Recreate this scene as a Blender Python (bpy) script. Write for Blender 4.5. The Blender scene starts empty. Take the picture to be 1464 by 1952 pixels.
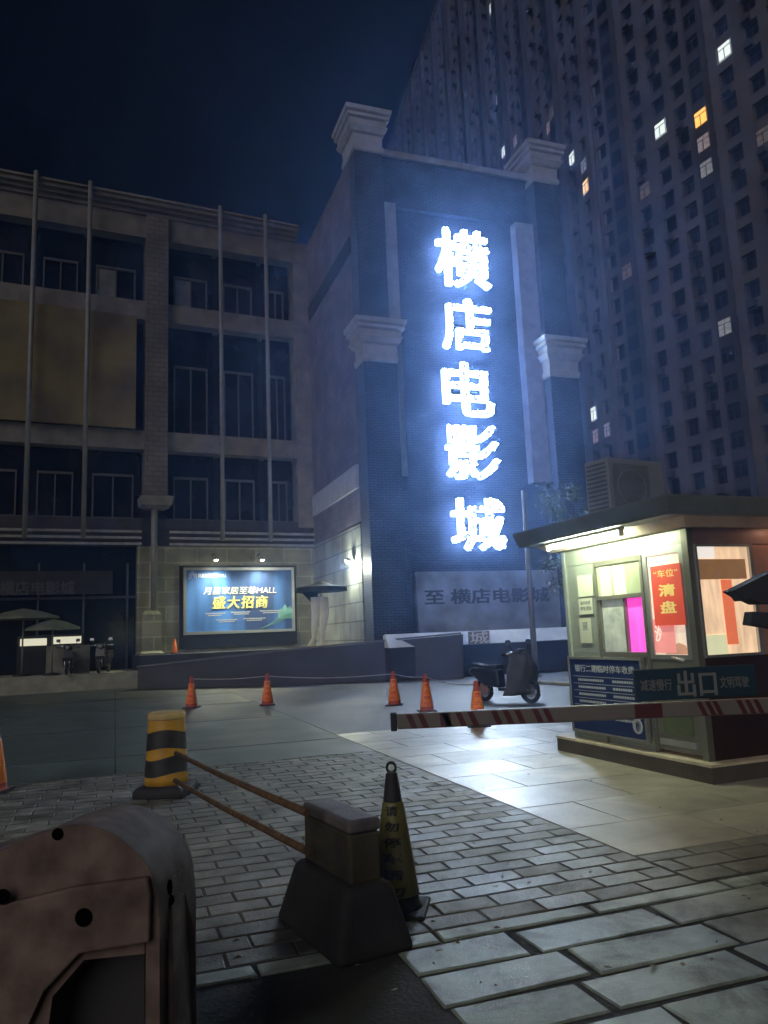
import bpy, bmesh, math, random
from mathutils import Vector, Matrix
R = math.radians
random.seed(7)
scn = bpy.context.scene
COL = scn.collection

# ------------------------------------------------------------------ camera
F, CX, CY = 1465.0, 732.0, 976.0
PITCH, ROLL, EYE = R(9.0), R(2.35), 1.6
fw = Vector((0, math.cos(PITCH), math.sin(PITCH)))
up0 = Vector((0, -math.sin(PITCH), math.cos(PITCH)))
r0 = Vector((1, 0, 0))
cup = up0 * math.cos(ROLL) + r0 * math.sin(ROLL)
crt = r0 * math.cos(ROLL) - up0 * math.sin(ROLL)
cd = bpy.data.cameras.new('camera')
cam = bpy.data.objects.new('camera', cd); COL.objects.link(cam)
m = Matrix((crt, cup, -fw)).transposed().to_4x4(); m.translation = (0, 0, EYE)
cam.matrix_world = m
cd.sensor_fit = 'VERTICAL'; cd.sensor_height = 32; cd.lens = 32 * F / 1952
cd.clip_start = .05; cd.clip_end = 3000
scn.camera = cam
O = Vector((0, 0, EYE))

# ------------------------------------------------------------------ world, light, exposure
w = bpy.data.worlds.new("World"); scn.world = w; w.use_nodes = True
nt = w.node_tree; bg = nt.nodes['Background']
sky = nt.nodes.new('ShaderNodeTexSky'); sky.sky_type = 'NISHITA'; sky.sun_disc = False
SUN_EL, SUN_AZ = R(24), R(205)
sky.sun_elevation = R(-4); sky.sun_rotation = SUN_AZ
tint = nt.nodes.new('ShaderNodeMix'); tint.data_type = 'RGBA'; tint.blend_type = 'MULTIPLY'; tint.inputs[0].default_value = 1
tint.inputs[7].default_value = (.35, .55, 1.25, 1)
nt.links.new(sky.outputs[0], tint.inputs[6]); nt.links.new(tint.outputs[2], bg.inputs[0]); bg.inputs[1].default_value = .035
sd = bpy.data.lights.new('city_light', 'SUN'); sd.energy = .60; sd.angle = R(50); sd.color = (1, .9, .82)
so = bpy.data.objects.new('city_light', sd); COL.objects.link(so)
sdir = Vector((math.sin(SUN_AZ) * math.cos(SUN_EL), math.cos(SUN_AZ) * math.cos(SUN_EL), math.sin(SUN_EL)))
so.rotation_euler = (sdir).to_track_quat('Z', 'Y').to_euler(); so.location = (0, -20, 30)
scn.view_settings.view_transform = 'Standard'; scn.view_settings.look = 'None'
scn.view_settings.exposure = .7; scn.view_settings.gamma = 1
scn.cycles.use_denoising = True
scn.cycles.max_bounces = 6; scn.cycles.diffuse_bounces = 3; scn.cycles.glossy_bounces = 3
scn.cycles.transmission_bounces = 4; scn.cycles.volume_bounces = 0; scn.cycles.transparent_max_bounces = 12
scn.cycles.sample_clamp_indirect = 4
SIGN_L = 84.0
HAZE_D = .0039

# ------------------------------------------------------------------ pixel helpers (photo pixels -> metres)
def ray(x, y): return (fw * F + crt * (x - CX) + cup * (CY - y))
def G(x, y, z=0.0):
    d = ray(x, y); t = (z - EYE) / d.z; return O + d * t
def D(x, y, Y):
    d = ray(x, y); return O + d * (Y / d.y)
class Frame:
    def __init__(s, org, theta):      # theta: heading of local +x, degrees from straight ahead
        s.o = Vector((org[0], org[1], 0)); s.a = R(90 - theta)
        s.M = Matrix.Translation(s.o) @ Matrix.Rotation(s.a, 4, 'Z'); s.I = s.M.inverted()
    def px_y(s, x, y, c=0.0):         # hit plane local y=c -> (lx, lz)
        o = s.I @ O; d = s.I.to_3x3() @ ray(x, y); t = (c - o.y) / d.y; p = o + d * t; return p.x, p.z
    def px_x(s, x, y, c=0.0):
        o = s.I @ O; d = s.I.to_3x3() @ ray(x, y); t = (c - o.x) / d.x; p = o + d * t; return p.y, p.z
    def loc(s, p): return s.I @ Vector(p)

# ------------------------------------------------------------------ materials
def mat(name, col, rough=.8, metal=0, var=.25, scale=3.0, bump=0, bscale=40, emit=None, estr=0, spec=.5, coord='Object', rvar=0):
    m = bpy.data.materials.new(name); m.use_nodes = True; n = m.node_tree; b = n.nodes['Principled BSDF']
    b.inputs['Roughness'].default_value = rough; b.inputs['Metallic'].default_value = metal
    b.inputs['Specular IOR Level'].default_value = spec
    tc = n.nodes.new('ShaderNodeTexCoord')
    if var:
        ns = n.nodes.new('ShaderNodeTexNoise'); ns.inputs['Scale'].default_value = scale; ns.inputs['Detail'].default_value = 6
        n.links.new(tc.outputs[coord], ns.inputs['Vector'])
        mx = n.nodes.new('ShaderNodeMix'); mx.data_type = 'RGBA'
        mx.inputs[6].default_value = tuple(c * (1 - var) for c in col) + (1,)
        mx.inputs[7].default_value = tuple(min(1, c * (1 + var)) for c in col) + (1,)
        rp = n.nodes.new('ShaderNodeMapRange'); rp.inputs[1].default_value = .3; rp.inputs[2].default_value = .7
        n.links.new(ns.outputs[0], rp.inputs[0]); n.links.new(rp.outputs[0], mx.inputs[0]); n.links.new(mx.outputs[2], b.inputs['Base Color'])
        if rvar:
            r2 = n.nodes.new('ShaderNodeMapRange'); r2.inputs[1].default_value = .3; r2.inputs[2].default_value = .7
            r2.inputs[3].default_value = rough - rvar; r2.inputs[4].default_value = rough + rvar
            n.links.new(ns.outputs[0], r2.inputs[0]); n.links.new(r2.outputs[0], b.inputs['Roughness'])
    else: b.inputs['Base Color'].default_value = tuple(col) + (1,)
    if bump:
        nb = n.nodes.new('ShaderNodeTexNoise'); nb.inputs['Scale'].default_value = bscale; nb.inputs['Detail'].default_value = 5
        n.links.new(tc.outputs[coord], nb.inputs['Vector'])
        bp = n.nodes.new('ShaderNodeBump'); bp.inputs['Strength'].default_value = bump; bp.inputs['Distance'].default_value = .02
        n.links.new(nb.outputs[0], bp.inputs['Height']); n.links.new(bp.outputs[0], b.inputs['Normal'])
    if emit:
        b.inputs['Emission Color'].default_value = tuple(emit) + (1,); b.inputs['Emission Strength'].default_value = estr
    return m
def tile_mat(name, c1, c2, mortar, w_, h_, ms=.02, rough=.6, axis='xz', bump=.4, rvar=.1):
    """tiles laid in the wall's own metres"""
    m = bpy.data.materials.new(name); m.use_nodes = True; n = m.node_tree; b = n.nodes['Principled BSDF']
    tc = n.nodes.new('ShaderNodeTexCoord'); sp = n.nodes.new('ShaderNodeSeparateXYZ'); cb = n.nodes.new('ShaderNodeCombineXYZ')
    n.links.new(tc.outputs['Object'], sp.inputs[0])
    if axis == 'xz':
        ad = n.nodes.new('ShaderNodeMath'); ad.operation = 'ADD'; n.links.new(sp.outputs[0], ad.inputs[0]); n.links.new(sp.outputs[1], ad.inputs[1])
        n.links.new(ad.outputs[0], cb.inputs[0]); n.links.new(sp.outputs[2], cb.inputs[1])
    else:
        n.links.new(sp.outputs[0], cb.inputs[0]); n.links.new(sp.outputs[1], cb.inputs[1])
    br = n.nodes.new('ShaderNodeTexBrick'); n.links.new(cb.outputs[0], br.inputs['Vector'])
    br.inputs['Color1'].default_value = c1 + (1,); br.inputs['Color2'].default_value = c2 + (1,); br.inputs['Mortar'].default_value = mortar + (1,)
    br.inputs['Scale'].default_value = 1; br.inputs['Brick Width'].default_value = w_; br.inputs['Row Height'].default_value = h_
    br.inputs['Mortar Size'].default_value = ms; br.inputs['Mortar Smooth'].default_value = .2
    ns = n.nodes.new('ShaderNodeTexNoise'); ns.inputs['Scale'].default_value = .9; ns.inputs['Detail'].default_value = 8
    n.links.new(tc.outputs['Object'], ns.inputs['Vector'])
    mx = n.nodes.new('ShaderNodeMix'); mx.data_type = 'RGBA'; mx.blend_type = 'MULTIPLY'; mx.inputs[0].default_value = 1
    rp = n.nodes.new('ShaderNodeMapRange'); rp.inputs[1].default_value = .3; rp.inputs[2].default_value = .7; rp.inputs[3].default_value = .55; rp.inputs[4].default_value = 1.15
    n.links.new(ns.outputs[0], rp.inputs[0]); n.links.new(br.outputs['Color'], mx.inputs[6]); n.links.new(rp.outputs[0], mx.inputs[7])
    n.links.new(mx.outputs[2], b.inputs['Base Color'])
    rr = n.nodes.new('ShaderNodeMapRange'); rr.inputs[3].default_value = rough - rvar; rr.inputs[4].default_value = rough + rvar
    n.links.new(ns.outputs[0], rr.inputs[0]); n.links.new(rr.outputs[0], b.inputs['Roughness'])
    bp = n.nodes.new('ShaderNodeBump'); bp.inputs['Strength'].default_value = bump; bp.inputs['Distance'].default_value = .01; bp.invert = True
    n.links.new(br.outputs['Fac'], bp.inputs['Height']); n.links.new(bp.outputs[0], b.inputs['Normal'])
    return m
def random_mat(name, col, rough, var, rvar, bump=.3, scale=2.5, bscale=30, stain=.35):
    """mesh whose loose pieces each get their own tone (attribute 'tone' per face)"""
    m = mat(name, col, rough, var=.3, scale=scale, bump=bump, bscale=bscale); n = m.node_tree; b = n.nodes['Principled BSDF']
    at = n.nodes.new('ShaderNodeAttribute'); at.attribute_name = 'tone'
    s0 = b.inputs['Base Color'].links[0].from_socket; tc0 = n.nodes.new('ShaderNodeTexCoord')
    sn = n.nodes.new('ShaderNodeTexNoise'); sn.inputs['Scale'].default_value = 1.7; sn.inputs['Detail'].default_value = 9; sn.inputs['Roughness'].default_value = .68; sn.inputs['Distortion'].default_value = .6
    n.links.new(tc0.outputs['Object'], sn.inputs['Vector'])
    sr = n.nodes.new('ShaderNodeValToRGB'); e = sr.color_ramp.elements; e[0].position = .36; e[0].color = (stain, stain * .97, stain * .9, 1); e[1].position = .52; e[1].color = (1, 1, 1, 1)
    e2 = sr.color_ramp.elements.new(.72); e2.color = (1.25, 1.25, 1.22, 1)
    n.links.new(sn.outputs[0], sr.inputs[0]); sx_ = n.nodes.new('ShaderNodeMix'); sx_.data_type = 'RGBA'; sx_.blend_type = 'MULTIPLY'; sx_.inputs[0].default_value = 1
    n.links.new(s0, sx_.inputs[6]); n.links.new(sr.outputs[0], sx_.inputs[7]); n.links.new(sx_.outputs[2], b.inputs['Base Color'])
    src = b.inputs['Base Color'].links[0].from_socket
    mx = n.nodes.new('ShaderNodeMix'); mx.data_type = 'RGBA'; mx.blend_type = 'MULTIPLY'; mx.inputs[0].default_value = 1
    rp = n.nodes.new('ShaderNodeMapRange'); rp.inputs[3].default_value = 1 - var; rp.inputs[4].default_value = 1 + var
    n.links.new(at.outputs['Fac'], rp.inputs[0]); n.links.new(src, mx.inputs[6]); n.links.new(rp.outputs[0], mx.inputs[7]); n.links.new(mx.outputs[2], b.inputs['Base Color'])
    ns = n.nodes.new('ShaderNodeTexNoise'); ns.inputs['Scale'].default_value = 4; ns.inputs['Detail'].default_value = 6
    tc = n.nodes.new('ShaderNodeTexCoord'); n.links.new(tc.outputs['Object'], ns.inputs['Vector'])
    ad = n.nodes.new('ShaderNodeMath'); ad.operation = 'ADD'; n.links.new(at.outputs['Fac'], ad.inputs[0]); n.links.new(ns.outputs[0], ad.inputs[1])
    r2 = n.nodes.new('ShaderNodeMapRange'); r2.inputs[1].default_value = .2; r2.inputs[2].default_value = 1.6
    r2.inputs[3].default_value = rough - rvar; r2.inputs[4].default_value = rough + rvar
    n.links.new(ad.outputs[0], r2.inputs[0]); n.links.new(r2.outputs[0], b.inputs['Roughness'])
    return m

def uneven_glow(m, sx, lo=.6):  # uneven emission paints the light and shade of cloth folds and lit panes
    n = m.node_tree; b = n.nodes['Principled BSDF']; tc = n.nodes.new('ShaderNodeTexCoord'); mp = n.nodes.new('ShaderNodeMapping'); mp.inputs['Scale'].default_value = sx
    ns = n.nodes.new('ShaderNodeTexNoise'); ns.inputs['Scale'].default_value = 3; ns.inputs['Detail'].default_value = 4; ns.inputs['Distortion'].default_value = .8
    rp = n.nodes.new('ShaderNodeMapRange'); rp.inputs[1].default_value = .3; rp.inputs[2].default_value = .7; st = b.inputs['Emission Strength'].default_value
    rp.inputs[3].default_value = st * lo; rp.inputs[4].default_value = st * 1.15
    n.links.new(tc.outputs['Object'], mp.inputs[0]); n.links.new(mp.outputs[0], ns.inputs['Vector']); n.links.new(ns.outputs[0], rp.inputs[0]); n.links.new(rp.outputs[0], b.inputs['Emission Strength'])
    return m

# ------------------------------------------------------------------ mesh builder
class MB:
    def __init__(s): s.bm = bmesh.new(); s.tone = s.bm.faces.layers.float.new('tone'); s.t = .5
    def face(s, pts):
        vs = [s.bm.verts.new(p) for p in pts]
        try: f = s.bm.faces.new(vs); f[s.tone] = s.t; return f
        except ValueError: pass
    def hexa(s, b, t):   # two rings of equal length, bottom and top
        n = len(b); vb = [s.bm.verts.new(p) for p in b]; vt = [s.bm.verts.new(p) for p in t]
        fs = [s.bm.faces.new(vb[::-1]), s.bm.faces.new(vt)]
        for i in range(n): j = (i + 1) % n; fs.append(s.bm.faces.new((vb[i], vb[j], vt[j], vt[i])))
        for f in fs: f[s.tone] = s.t
        return s
    def box(s, x0, x1, y0, y1, z0, z1):
        if x0 > x1: x0, x1 = x1, x0
        if y0 > y1: y0, y1 = y1, y0
        if z0 > z1: z0, z1 = z1, z0
        return s.hexa([(x0, y0, z0), (x1, y0, z0), (x1, y1, z0), (x0, y1, z0)], [(x0, y0, z1), (x1, y0, z1), (x1, y1, z1), (x0, y1, z1)])
    def obox(s, c, ux, half):      # oriented box: c centre, ux 3x3 axes, half sizes
        c = Vector(c); q = []
        for sz in (-1, 1):
            q.append([c + ux[0] * half[0] * a + ux[1] * half[1] * b + ux[2] * half[2] * sz for a, b in ((-1, -1), (1, -1), (1, 1), (-1, 1))])
        return s.hexa(q[0], q[1])
    def loft(s, x0, x1, y0, y1, prof):   # square mouldings: prof = [(z, out), ...]
        rings = []
        for z, o in prof:
            rings.append([s.bm.verts.new(p) for p in ((x0 - o, y0 - o, z), (x1 + o, y0 - o, z), (x1 + o, y1 + o, z), (x0 - o, y1 + o, z))])
        for a, b in zip(rings, rings[1:]):
            for i in range(4): j = (i + 1) % 4; s.bm.faces.new((a[i], a[j], b[j], b[i]))
        s.bm.faces.new(rings[0][::-1]); s.bm.faces.new(rings[-1]); return s
    def lathe(s, prof, n=24, c=(0, 0, 0), smooth=True):
        rings = []
        for r_, z in prof:
            rings.append([s.bm.verts.new((c[0] + r_ * math.cos(2 * math.pi * i / n), c[1] + r_ * math.sin(2 * math.pi * i / n), c[2] + z)) for i in range(n)])
        for a, b in zip(rings, rings[1:]):
            for i in range(n): j = (i + 1) % n; f = s.bm.faces.new((a[i], a[j], b[j], b[i])); f.smooth = smooth
        s.bm.faces.new(rings[0][::-1]); s.bm.faces.new(rings[-1]); return s
    def tube(s, pts, r_, n=10, closed=False):
        pts = [Vector(p) for p in pts]; rings = []; N = len(pts)
        rr = r_ if isinstance(r_, (list, tuple)) else [r_] * N
        for i, p in enumerate(pts):
            if closed: t = (pts[(i + 1) % N] - pts[i - 1]).normalized()
            else: t = (pts[min(i + 1, N - 1)] - pts[max(i - 1, 0)]).normalized()
            a = t.cross(Vector((0, 0, 1)))
            if a.length < .1: a = t.cross(Vector((0, 1, 0)))
            a.normalize(); b = t.cross(a)
            rings.append([s.bm.verts.new(p + (a * math.cos(2 * math.pi * k / n) + b * math.sin(2 * math.pi * k / n)) * rr[i]) for k in range(n)])
        prs = list(zip(rings, rings[1:])) + ([(rings[-1], rings[0])] if closed else [])
        for a, b in prs:
            for k in range(n): j = (k + 1) % n; f = s.bm.faces.new((a[k], a[j], b[j], b[k])); f.smooth = True
        if not closed: s.bm.faces.new(rings[0][::-1]); s.bm.faces.new(rings[-1])
        return s
    def prism(s, pts, d):      # polygon pts swept along d
        d = Vector(d); return s.hexa([Vector(p) for p in pts], [Vector(p) + d for p in pts])
    def xf(s, M): bmesh.ops.transform(s.bm, matrix=M, verts=s.bm.verts); return s
    def build(s, name, material, parent=None, bevel=0, seg=2, sub=0, smooth=False):
        bmesh.ops.recalc_face_normals(s.bm, faces=s.bm.faces)
        me = bpy.data.meshes.new(name); s.bm.to_mesh(me); s.bm.free(); me.materials.append(material)
        if smooth:
            for p in me.polygons: p.use_smooth = True
        o = bpy.data.objects.new(name, me); COL.objects.link(o)
        if parent: o.parent = parent
        if bevel:
            b = o.modifiers.new('bevel', 'BEVEL'); b.width = bevel; b.segments = seg; b.limit_method = 'ANGLE'; b.angle_limit = R(35)
        if sub:
            b = o.modifiers.new('sub', 'SUBSURF'); b.levels = b.render_levels = sub
        return o
def tag(o, label=None, cat=None, group=None, kind=None):
    if label: o['label'] = label
    if cat: o['category'] = cat
    if group: o['group'] = group
    if kind: o['kind'] = kind
    return o
def struct(o): return tag(o, kind='structure')
def thing(name, label, cat, loc=(0, 0, 0), rz=0, group=None):
    o = bpy.data.objects.new(name, None); COL.objects.link(o); o.empty_display_size = .2
    o.location = loc; o.rotation_euler = (0, 0, rz); return tag(o, label, cat, group)
def dup(root, loc, rz, label, group=None):
    r = root.copy(); COL.objects.link(r); r.location = loc; r.rotation_euler = (0, 0, rz); r['label'] = label
    if group: r['group'] = group
    for ch in list(root.children):
        c = ch.copy(); COL.objects.link(c); c.parent = r
        for g in list(ch.children): d = g.copy(); COL.objects.link(d); d.parent = c
    return r
def text(name, body, material, parent, cx, cz, W=None, H=None, y=0, side='front', bold=.02, ext=.002, res=3, xs=0, gap=1.0, shear=0, sidemat=None):
    """lettering as real mesh, centred at (cx, cz) on a wall plane of its parent"""
    c = bpy.data.curves.new(name, 'FONT'); c.body = body; c.extrude = .5; c.resolution_u = res; c.space_character = gap; c.shear = shear
    o = bpy.data.objects.new(name, c); COL.objects.link(o)
    dg = bpy.context.evaluated_depsgraph_get(); dg.update()
    me = bpy.data.meshes.new_from_object(o.evaluated_get(dg)); bpy.data.objects.remove(o); bpy.data.curves.remove(c)
    xs_ = [v.co.x for v in me.vertices]; ys_ = [v.co.y for v in me.vertices]
    mx, my = (min(xs_) + max(xs_)) / 2, (min(ys_) + max(ys_)) / 2; w0, h0 = max(xs_) - min(xs_), max(ys_) - min(ys_)
    sx = W / w0 if W else None; sy = H / h0 if H else None
    sx = sx or sy; sy = sy or sx
    for v in me.vertices:
        a, b, d = (v.co.x - mx) * sx, (v.co.y - my) * sy, (v.co.z + .5) * ext
        if side == 'front': v.co = (cx + a, y - d, cz + b)
        else: v.co = (y - d, cx - a, cz + b)      # on the plane local x = y, read from -x; cx is local y
    if bold:      # heavier strokes: slightly shifted copies, each a little proud of the last
        bm = bmesh.new(); src = [v.co.copy() for v in me.vertices]
        k = sx * bold; e = min(.003, ext * .12)
        for n_, (dx, dz) in enumerate(((-1, -.55), (1, -.55), (-1, .55), (1, .55), (0, 0))[(0 if bold in (.0165, .03) else 3):]):
            for v, q in zip(me.vertices, src):
                v.co = q + (Vector((dx * k, -e * n_, dz * k)) if side == 'front' else Vector((-e * n_, -dx * k, dz * k)))
            bm.from_mesh(me)
        bm.to_mesh(me); bm.free()
    me.materials.clear(); me.materials.append(material)
    if sidemat:
        me.materials.append(sidemat)
        for p in me.polygons:
            if p.normal.y > -.5: p.material_index = 1      # returns and backs, only the faces hold the LEDs
    me.update()
    o = bpy.data.objects.new(name, me); COL.objects.link(o)
    if parent: o.parent = parent
    return o

# ------------------------------------------------------------------ shared materials
M_asphalt = mat('asphalt', (.055, .06, .062), .5, var=.35, scale=1.2, bump=.5, bscale=60, rvar=.12)
M_lot = mat('green_concrete', (.065, .085, .075), .5, var=.3, scale=.8, bump=.35, bscale=45, rvar=.12)
M_brick = random_mat('paver', (.14, .142, .122), .6, .38, .14, bump=.2, scale=5, bscale=60)
M_slab = random_mat('stone_slab', (.29, .35, .30), .56, .2, .1, bump=.14, scale=3.5, bscale=110)
M_smooth = random_mat('smooth_slab', (.33, .32, .265), .43, .08, .08, bump=.12, scale=1.5, bscale=20, stain=.8)
M_bed = mat('joint_bed', (.032, .032, .028), .95, bump=.4)
M_kerb = mat('kerb_stone', (.3, .3, .24), .7, bump=.3)
M_dark = mat('dark_paint', (.02, .02, .022), .6)
M_steel = mat('steel', (.42, .44, .44), .35, metal=.7, var=.1)
M_greysteel = mat('grey_pole', (.19, .195, .19), .55, metal=.2, var=.15)
M_white = mat('white_paint', (.72, .72, .68), .55, var=.1)
M_glass_dark = mat('dark_glass', (.010, .011, .014), .16, var=.8, scale=.7, rvar=.06)
M_frame = mat('window_frame', (.075, .075, .08), .5, var=.1)
M_rubber = mat('rubber', (.015, .015, .016), .75, bump=.2)

# ------------------------------------------------------------------ ground
base = MB().box(-42, 90, -12, 235, -.5, 0).build('ground', M_asphalt); struct(base)
PV = Frame((0, 0), 70.6)              # paving grid: local x along the courses, local y away from the viewer
a_ = PV.loc(G(1037, 1565)).x; U1 = a_
V0 = PV.loc(G(860, 1773)).y; V1 = PV.loc(G(1198, 1637)).y; VA = PV.loc(G(400, 1462)).y; VK = PV.loc(G(860, 1800)).y
VFAR = PV.loc(G(516, 1330)).y
pvr = lambda o: setattr(o, 'matrix_world', PV.M)
def blocks(x0, x1, y0, y1, L, Wd, gap, h, jit, tilt, stagger=.5, miss=0, chip=0):
    mb = MB(); y = y0; k = 0
    while y < y1 - .02:
        yy = min(y + Wd, y1); x = x0 - (L * stagger if k % 2 else 0) - random.random() * L * .15
        while x < x1:
            xa, xb = max(x, x0), min(x + L, x1)
            if xb - xa > .05 and random.random() > miss:
                mb.t = random.random(); g = gap / 2
                hz = h + random.uniform(-jit, jit); t1, t2 = random.uniform(-tilt, tilt), random.uniform(-tilt, tilt)
                a, b, c, d = xa + g, xb - g, y + g, yy - g; e = min(.008, g)
                j = lambda: random.uniform(-chip, chip)
                top = [(a + e + j(), c + e + j(), hz - t1 - t2), (b - e + j(), c + e + j(), hz + t1 - t2), (b - e + j(), d - e + j(), hz + t1 + t2), (a + e + j(), d - e + j(), hz - t1 + t2)]
                mid = [(p[0] + q[0], p[1] + q[1], p[2] - .006) for p, q in zip(top, ((-e, -e), (e, -e), (e, e), (-e, e)))]
                bot = [(p[0], p[1], .004) for p in mid]
                mb.hexa(bot, mid)
                mb.hexa([(p[0], p[1], p[2] + .0005) for p in mid], top)
            x += L
        y += Wd; k += 1
    return mb
bed = MB().box(-7, 12, -1, VA, .001, .0065); bed = bed.build('paving_bed', M_bed); pvr(bed); struct(bed)
bk = blocks(-7, U1, V0, VA, .36, .19, .012, .0135, .001, .0018, chip=.004).build('brick_paving', M_brick); pvr(bk); struct(bk)
bk = blocks(U1 + .004, 9, V0 + .02, V1, .40, .23, .014, .0135, .001, .0018, chip=.004).build('brick_band_paving', M_brick); pvr(bk); struct(bk)
WS = .325
sl = MB()
VS = PV.loc(G(830, 1385)).y
rg_ = MB().box(U1 + .004, 14, VS + .01, VFAR + 12, .002, .013).build('forecourt', mat('forecourt_concrete', (.10, .105, .115), .55, var=.3, scale=1.1, bump=.4, bscale=50, rvar=.1)); pvr(rg_); struct(rg_)
sm = blocks(U1 + .004, 13, V1 + .004, VS, 1.25, .82, .006, .014, .0006, .0006, stagger=.5).build('smooth_paving', M_smooth); pvr(sm); struct(sm)
# big stone slabs nearest the viewer, laid about a dark open joint
XD = PV.loc(G(772, 1850)).x
fs = blocks(XD, 9, VK - WS * 8, VK, .86, WS, .042, .018, .002, .0015, stagger=.12, chip=.014).build('stone_slab_paving', M_slab); pvr(fs); struct(fs)
ks = blocks(-4, 9, VK + .01, V0 - .005, .95, V0 - VK - .02, .03, .018, .001, .001, stagger=.4, chip=.008).build('kerb_paving', M_slab); pvr(ks); struct(ks)
lot = MB().box(-16, U1 - .004, VA + .004, VFAR + 12, .002, .012).build('parking_lot', M_lot); pvr(lot); struct(lot)
# expansion joints of the lot
jn = MB()
for k in range(5):
    y = VA + 1.6 + k * 4.1; jn.box(-16, U1 - .05, y, y + .03, .0125, .0145)
for x in (U1 - 3.4, U1 - 7.4, U1 - 11.5): jn.box(x, x + .025, VA + .1, VFAR + 12, .0128, .0148)
jn = jn.build('lot_joints', M_bed); pvr(jn); struct(jn)

lit_ = MB(); rl = random.Random(11)
for k in range(90):
    q = G(rl.uniform(420, 1464), rl.uniform(1390, 1900)); a_ = rl.uniform(0, 6.3); r_ = rl.uniform(.008, .028)
    lit_.t = rl.random(); lit_.face([(q.x + math.cos(a_ + b_) * r_ * f_, q.y + math.sin(a_ + b_) * r_ * f_, .021 + rl.uniform(0, .012)) for b_, f_ in ((0, 1), (1.3, .6), (3.1, 1), (4.6, .55))])
o = lit_.build('litter', random_mat('dead_leaf', (.16, .13, .08), .6, .6, .1)); tag(o, kind='stuff')

# ------------------------------------------------------------------ shopping block on the left
ZF = 32.2
pF = D(292, 1205, ZF); FA = Frame((pF.x, pF.y), 65.4)
def fxz(x, y, c=0): return FA.px_y(x, y, c)
mall = thing('shopping_block', 'long grey four storey block with drainpipes and dark windows, left of the tower', 'building', FA.o, FA.a)
M_mall = tile_mat('mall_tile', (.16, .142, .125), (.135, .122, .11), (.07, .065, .06), .45, .22, .018, rough=.7)
M_mallband = mat('mall_band', (.165, .152, .135), .8, var=.3, scale=1.5, bump=.2, bscale=10)
XL = -22.0; XJ = fxz(603, 1150)[0]
zc1 = fxz(300, 405)[1]; zt0 = fxz(300, 458)[1]; zb1t, zb1b = fxz(298, 577)[1], fxz(298, 612)[1]
zb2t, zb2b = fxz(296, 822)[1], fxz(296, 858)[1]; zr = fxz(292, 1000)[1]; zrl = fxz(292, 1048)[1]
mallback = MB().box(XL, XJ - .01, .9, 12, .6, zc1 - .05).build('wall', M_dark, mall)
band = MB().box(XL, XJ - .01, -.05, .88, zt0, zc1 - .3)
band.build('top_beam', M_mallband, mall)
cor = MB()
for (o, z0, z1) in ((.12, zc1 - .3, zc1 - .12), (.3, zc1 - .118, zc1 + .03), (.5, zc1 + .032, zc1 + .2), (.62, zc1 + .202, zc1 + .3)):
    cor.box(XL, XJ - .6, -.05 - o, .88, z0, z1)
cor.build('cornice', M_mallband, mall)
for z1, z0 in ((zb1t, zb1b), (zb2t, zb2b)):
    MB().box(XL, XJ - .01, 0, .88, z0, z1).build('beam', M_mallband, mall)
MB().box(XL, XJ - .01, .1, .88, zr - .9, zr + .25).build('fascia', mat('mall_fascia', (.03, .03, .033), .6), mall)
cxs = fxz(276, 700)[0], fxz(318, 700)[0]; cw = cxs[1] - cxs[0]
MB().box(cxs[0], cxs[1], -.35, .86, fxz(292, 946)[1], zc1 - .31).build('column', M_mall, mall)
MB().box(cxs[0] - 10.3, cxs[0] - 10.3 + cw, -.35, .86, fxz(292, 946)[1], zc1 - .31).build('column', M_mall, mall)
MB().box(XJ - .75, XJ - .02, -.03, .86, zr, zc1 - .31).build('column', M_mallband, mall)
# pipes
pipes = [fxz(57, 720)[0], fxz(163, 720)[0], fxz(415, 720)[0], fxz(502, 720)[0]]
for xp in pipes:
    MB().tube([(xp, -.78, zr - .75), (xp, -.78, zc1 + .42)], .095, 12).build('drainpipe', M_greysteel, mall)
MB().tube([(cxs[0] + cw / 2 - .05, -.2, fxz(292, 1180)[1]), (cxs[0] + cw / 2 - .05, -.2, fxz(292, 950)[1])], .13, 12).build('drainpipe', M_greysteel, mall)
MB().loft(cxs[0] + .1, cxs[1] - .1, -.35, .2, [(fxz(292, 972)[1], .0), (fxz(292, 966)[1], .25), (fxz(292, 950)[1], .3), (fxz(292, 947)[1], .1)]).build('pipe_hopper', M_mallband, mall)
M_stl = mat('rail_paint', (.24, .24, .24), .5)
# three long rails under the upper floors
for k in range(3):
    z = fxz(150, 1013 + k * 12)[1]
    MB().box(XL, cxs[0] - .1, -.3, -.2, z - .05, z + .05).build('rail', M_stl, mall)
    MB().box(cxs[1] + .1, XJ - .1, -.3, -.2, z - .05, z + .05).build('rail', M_stl, mall)
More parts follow.
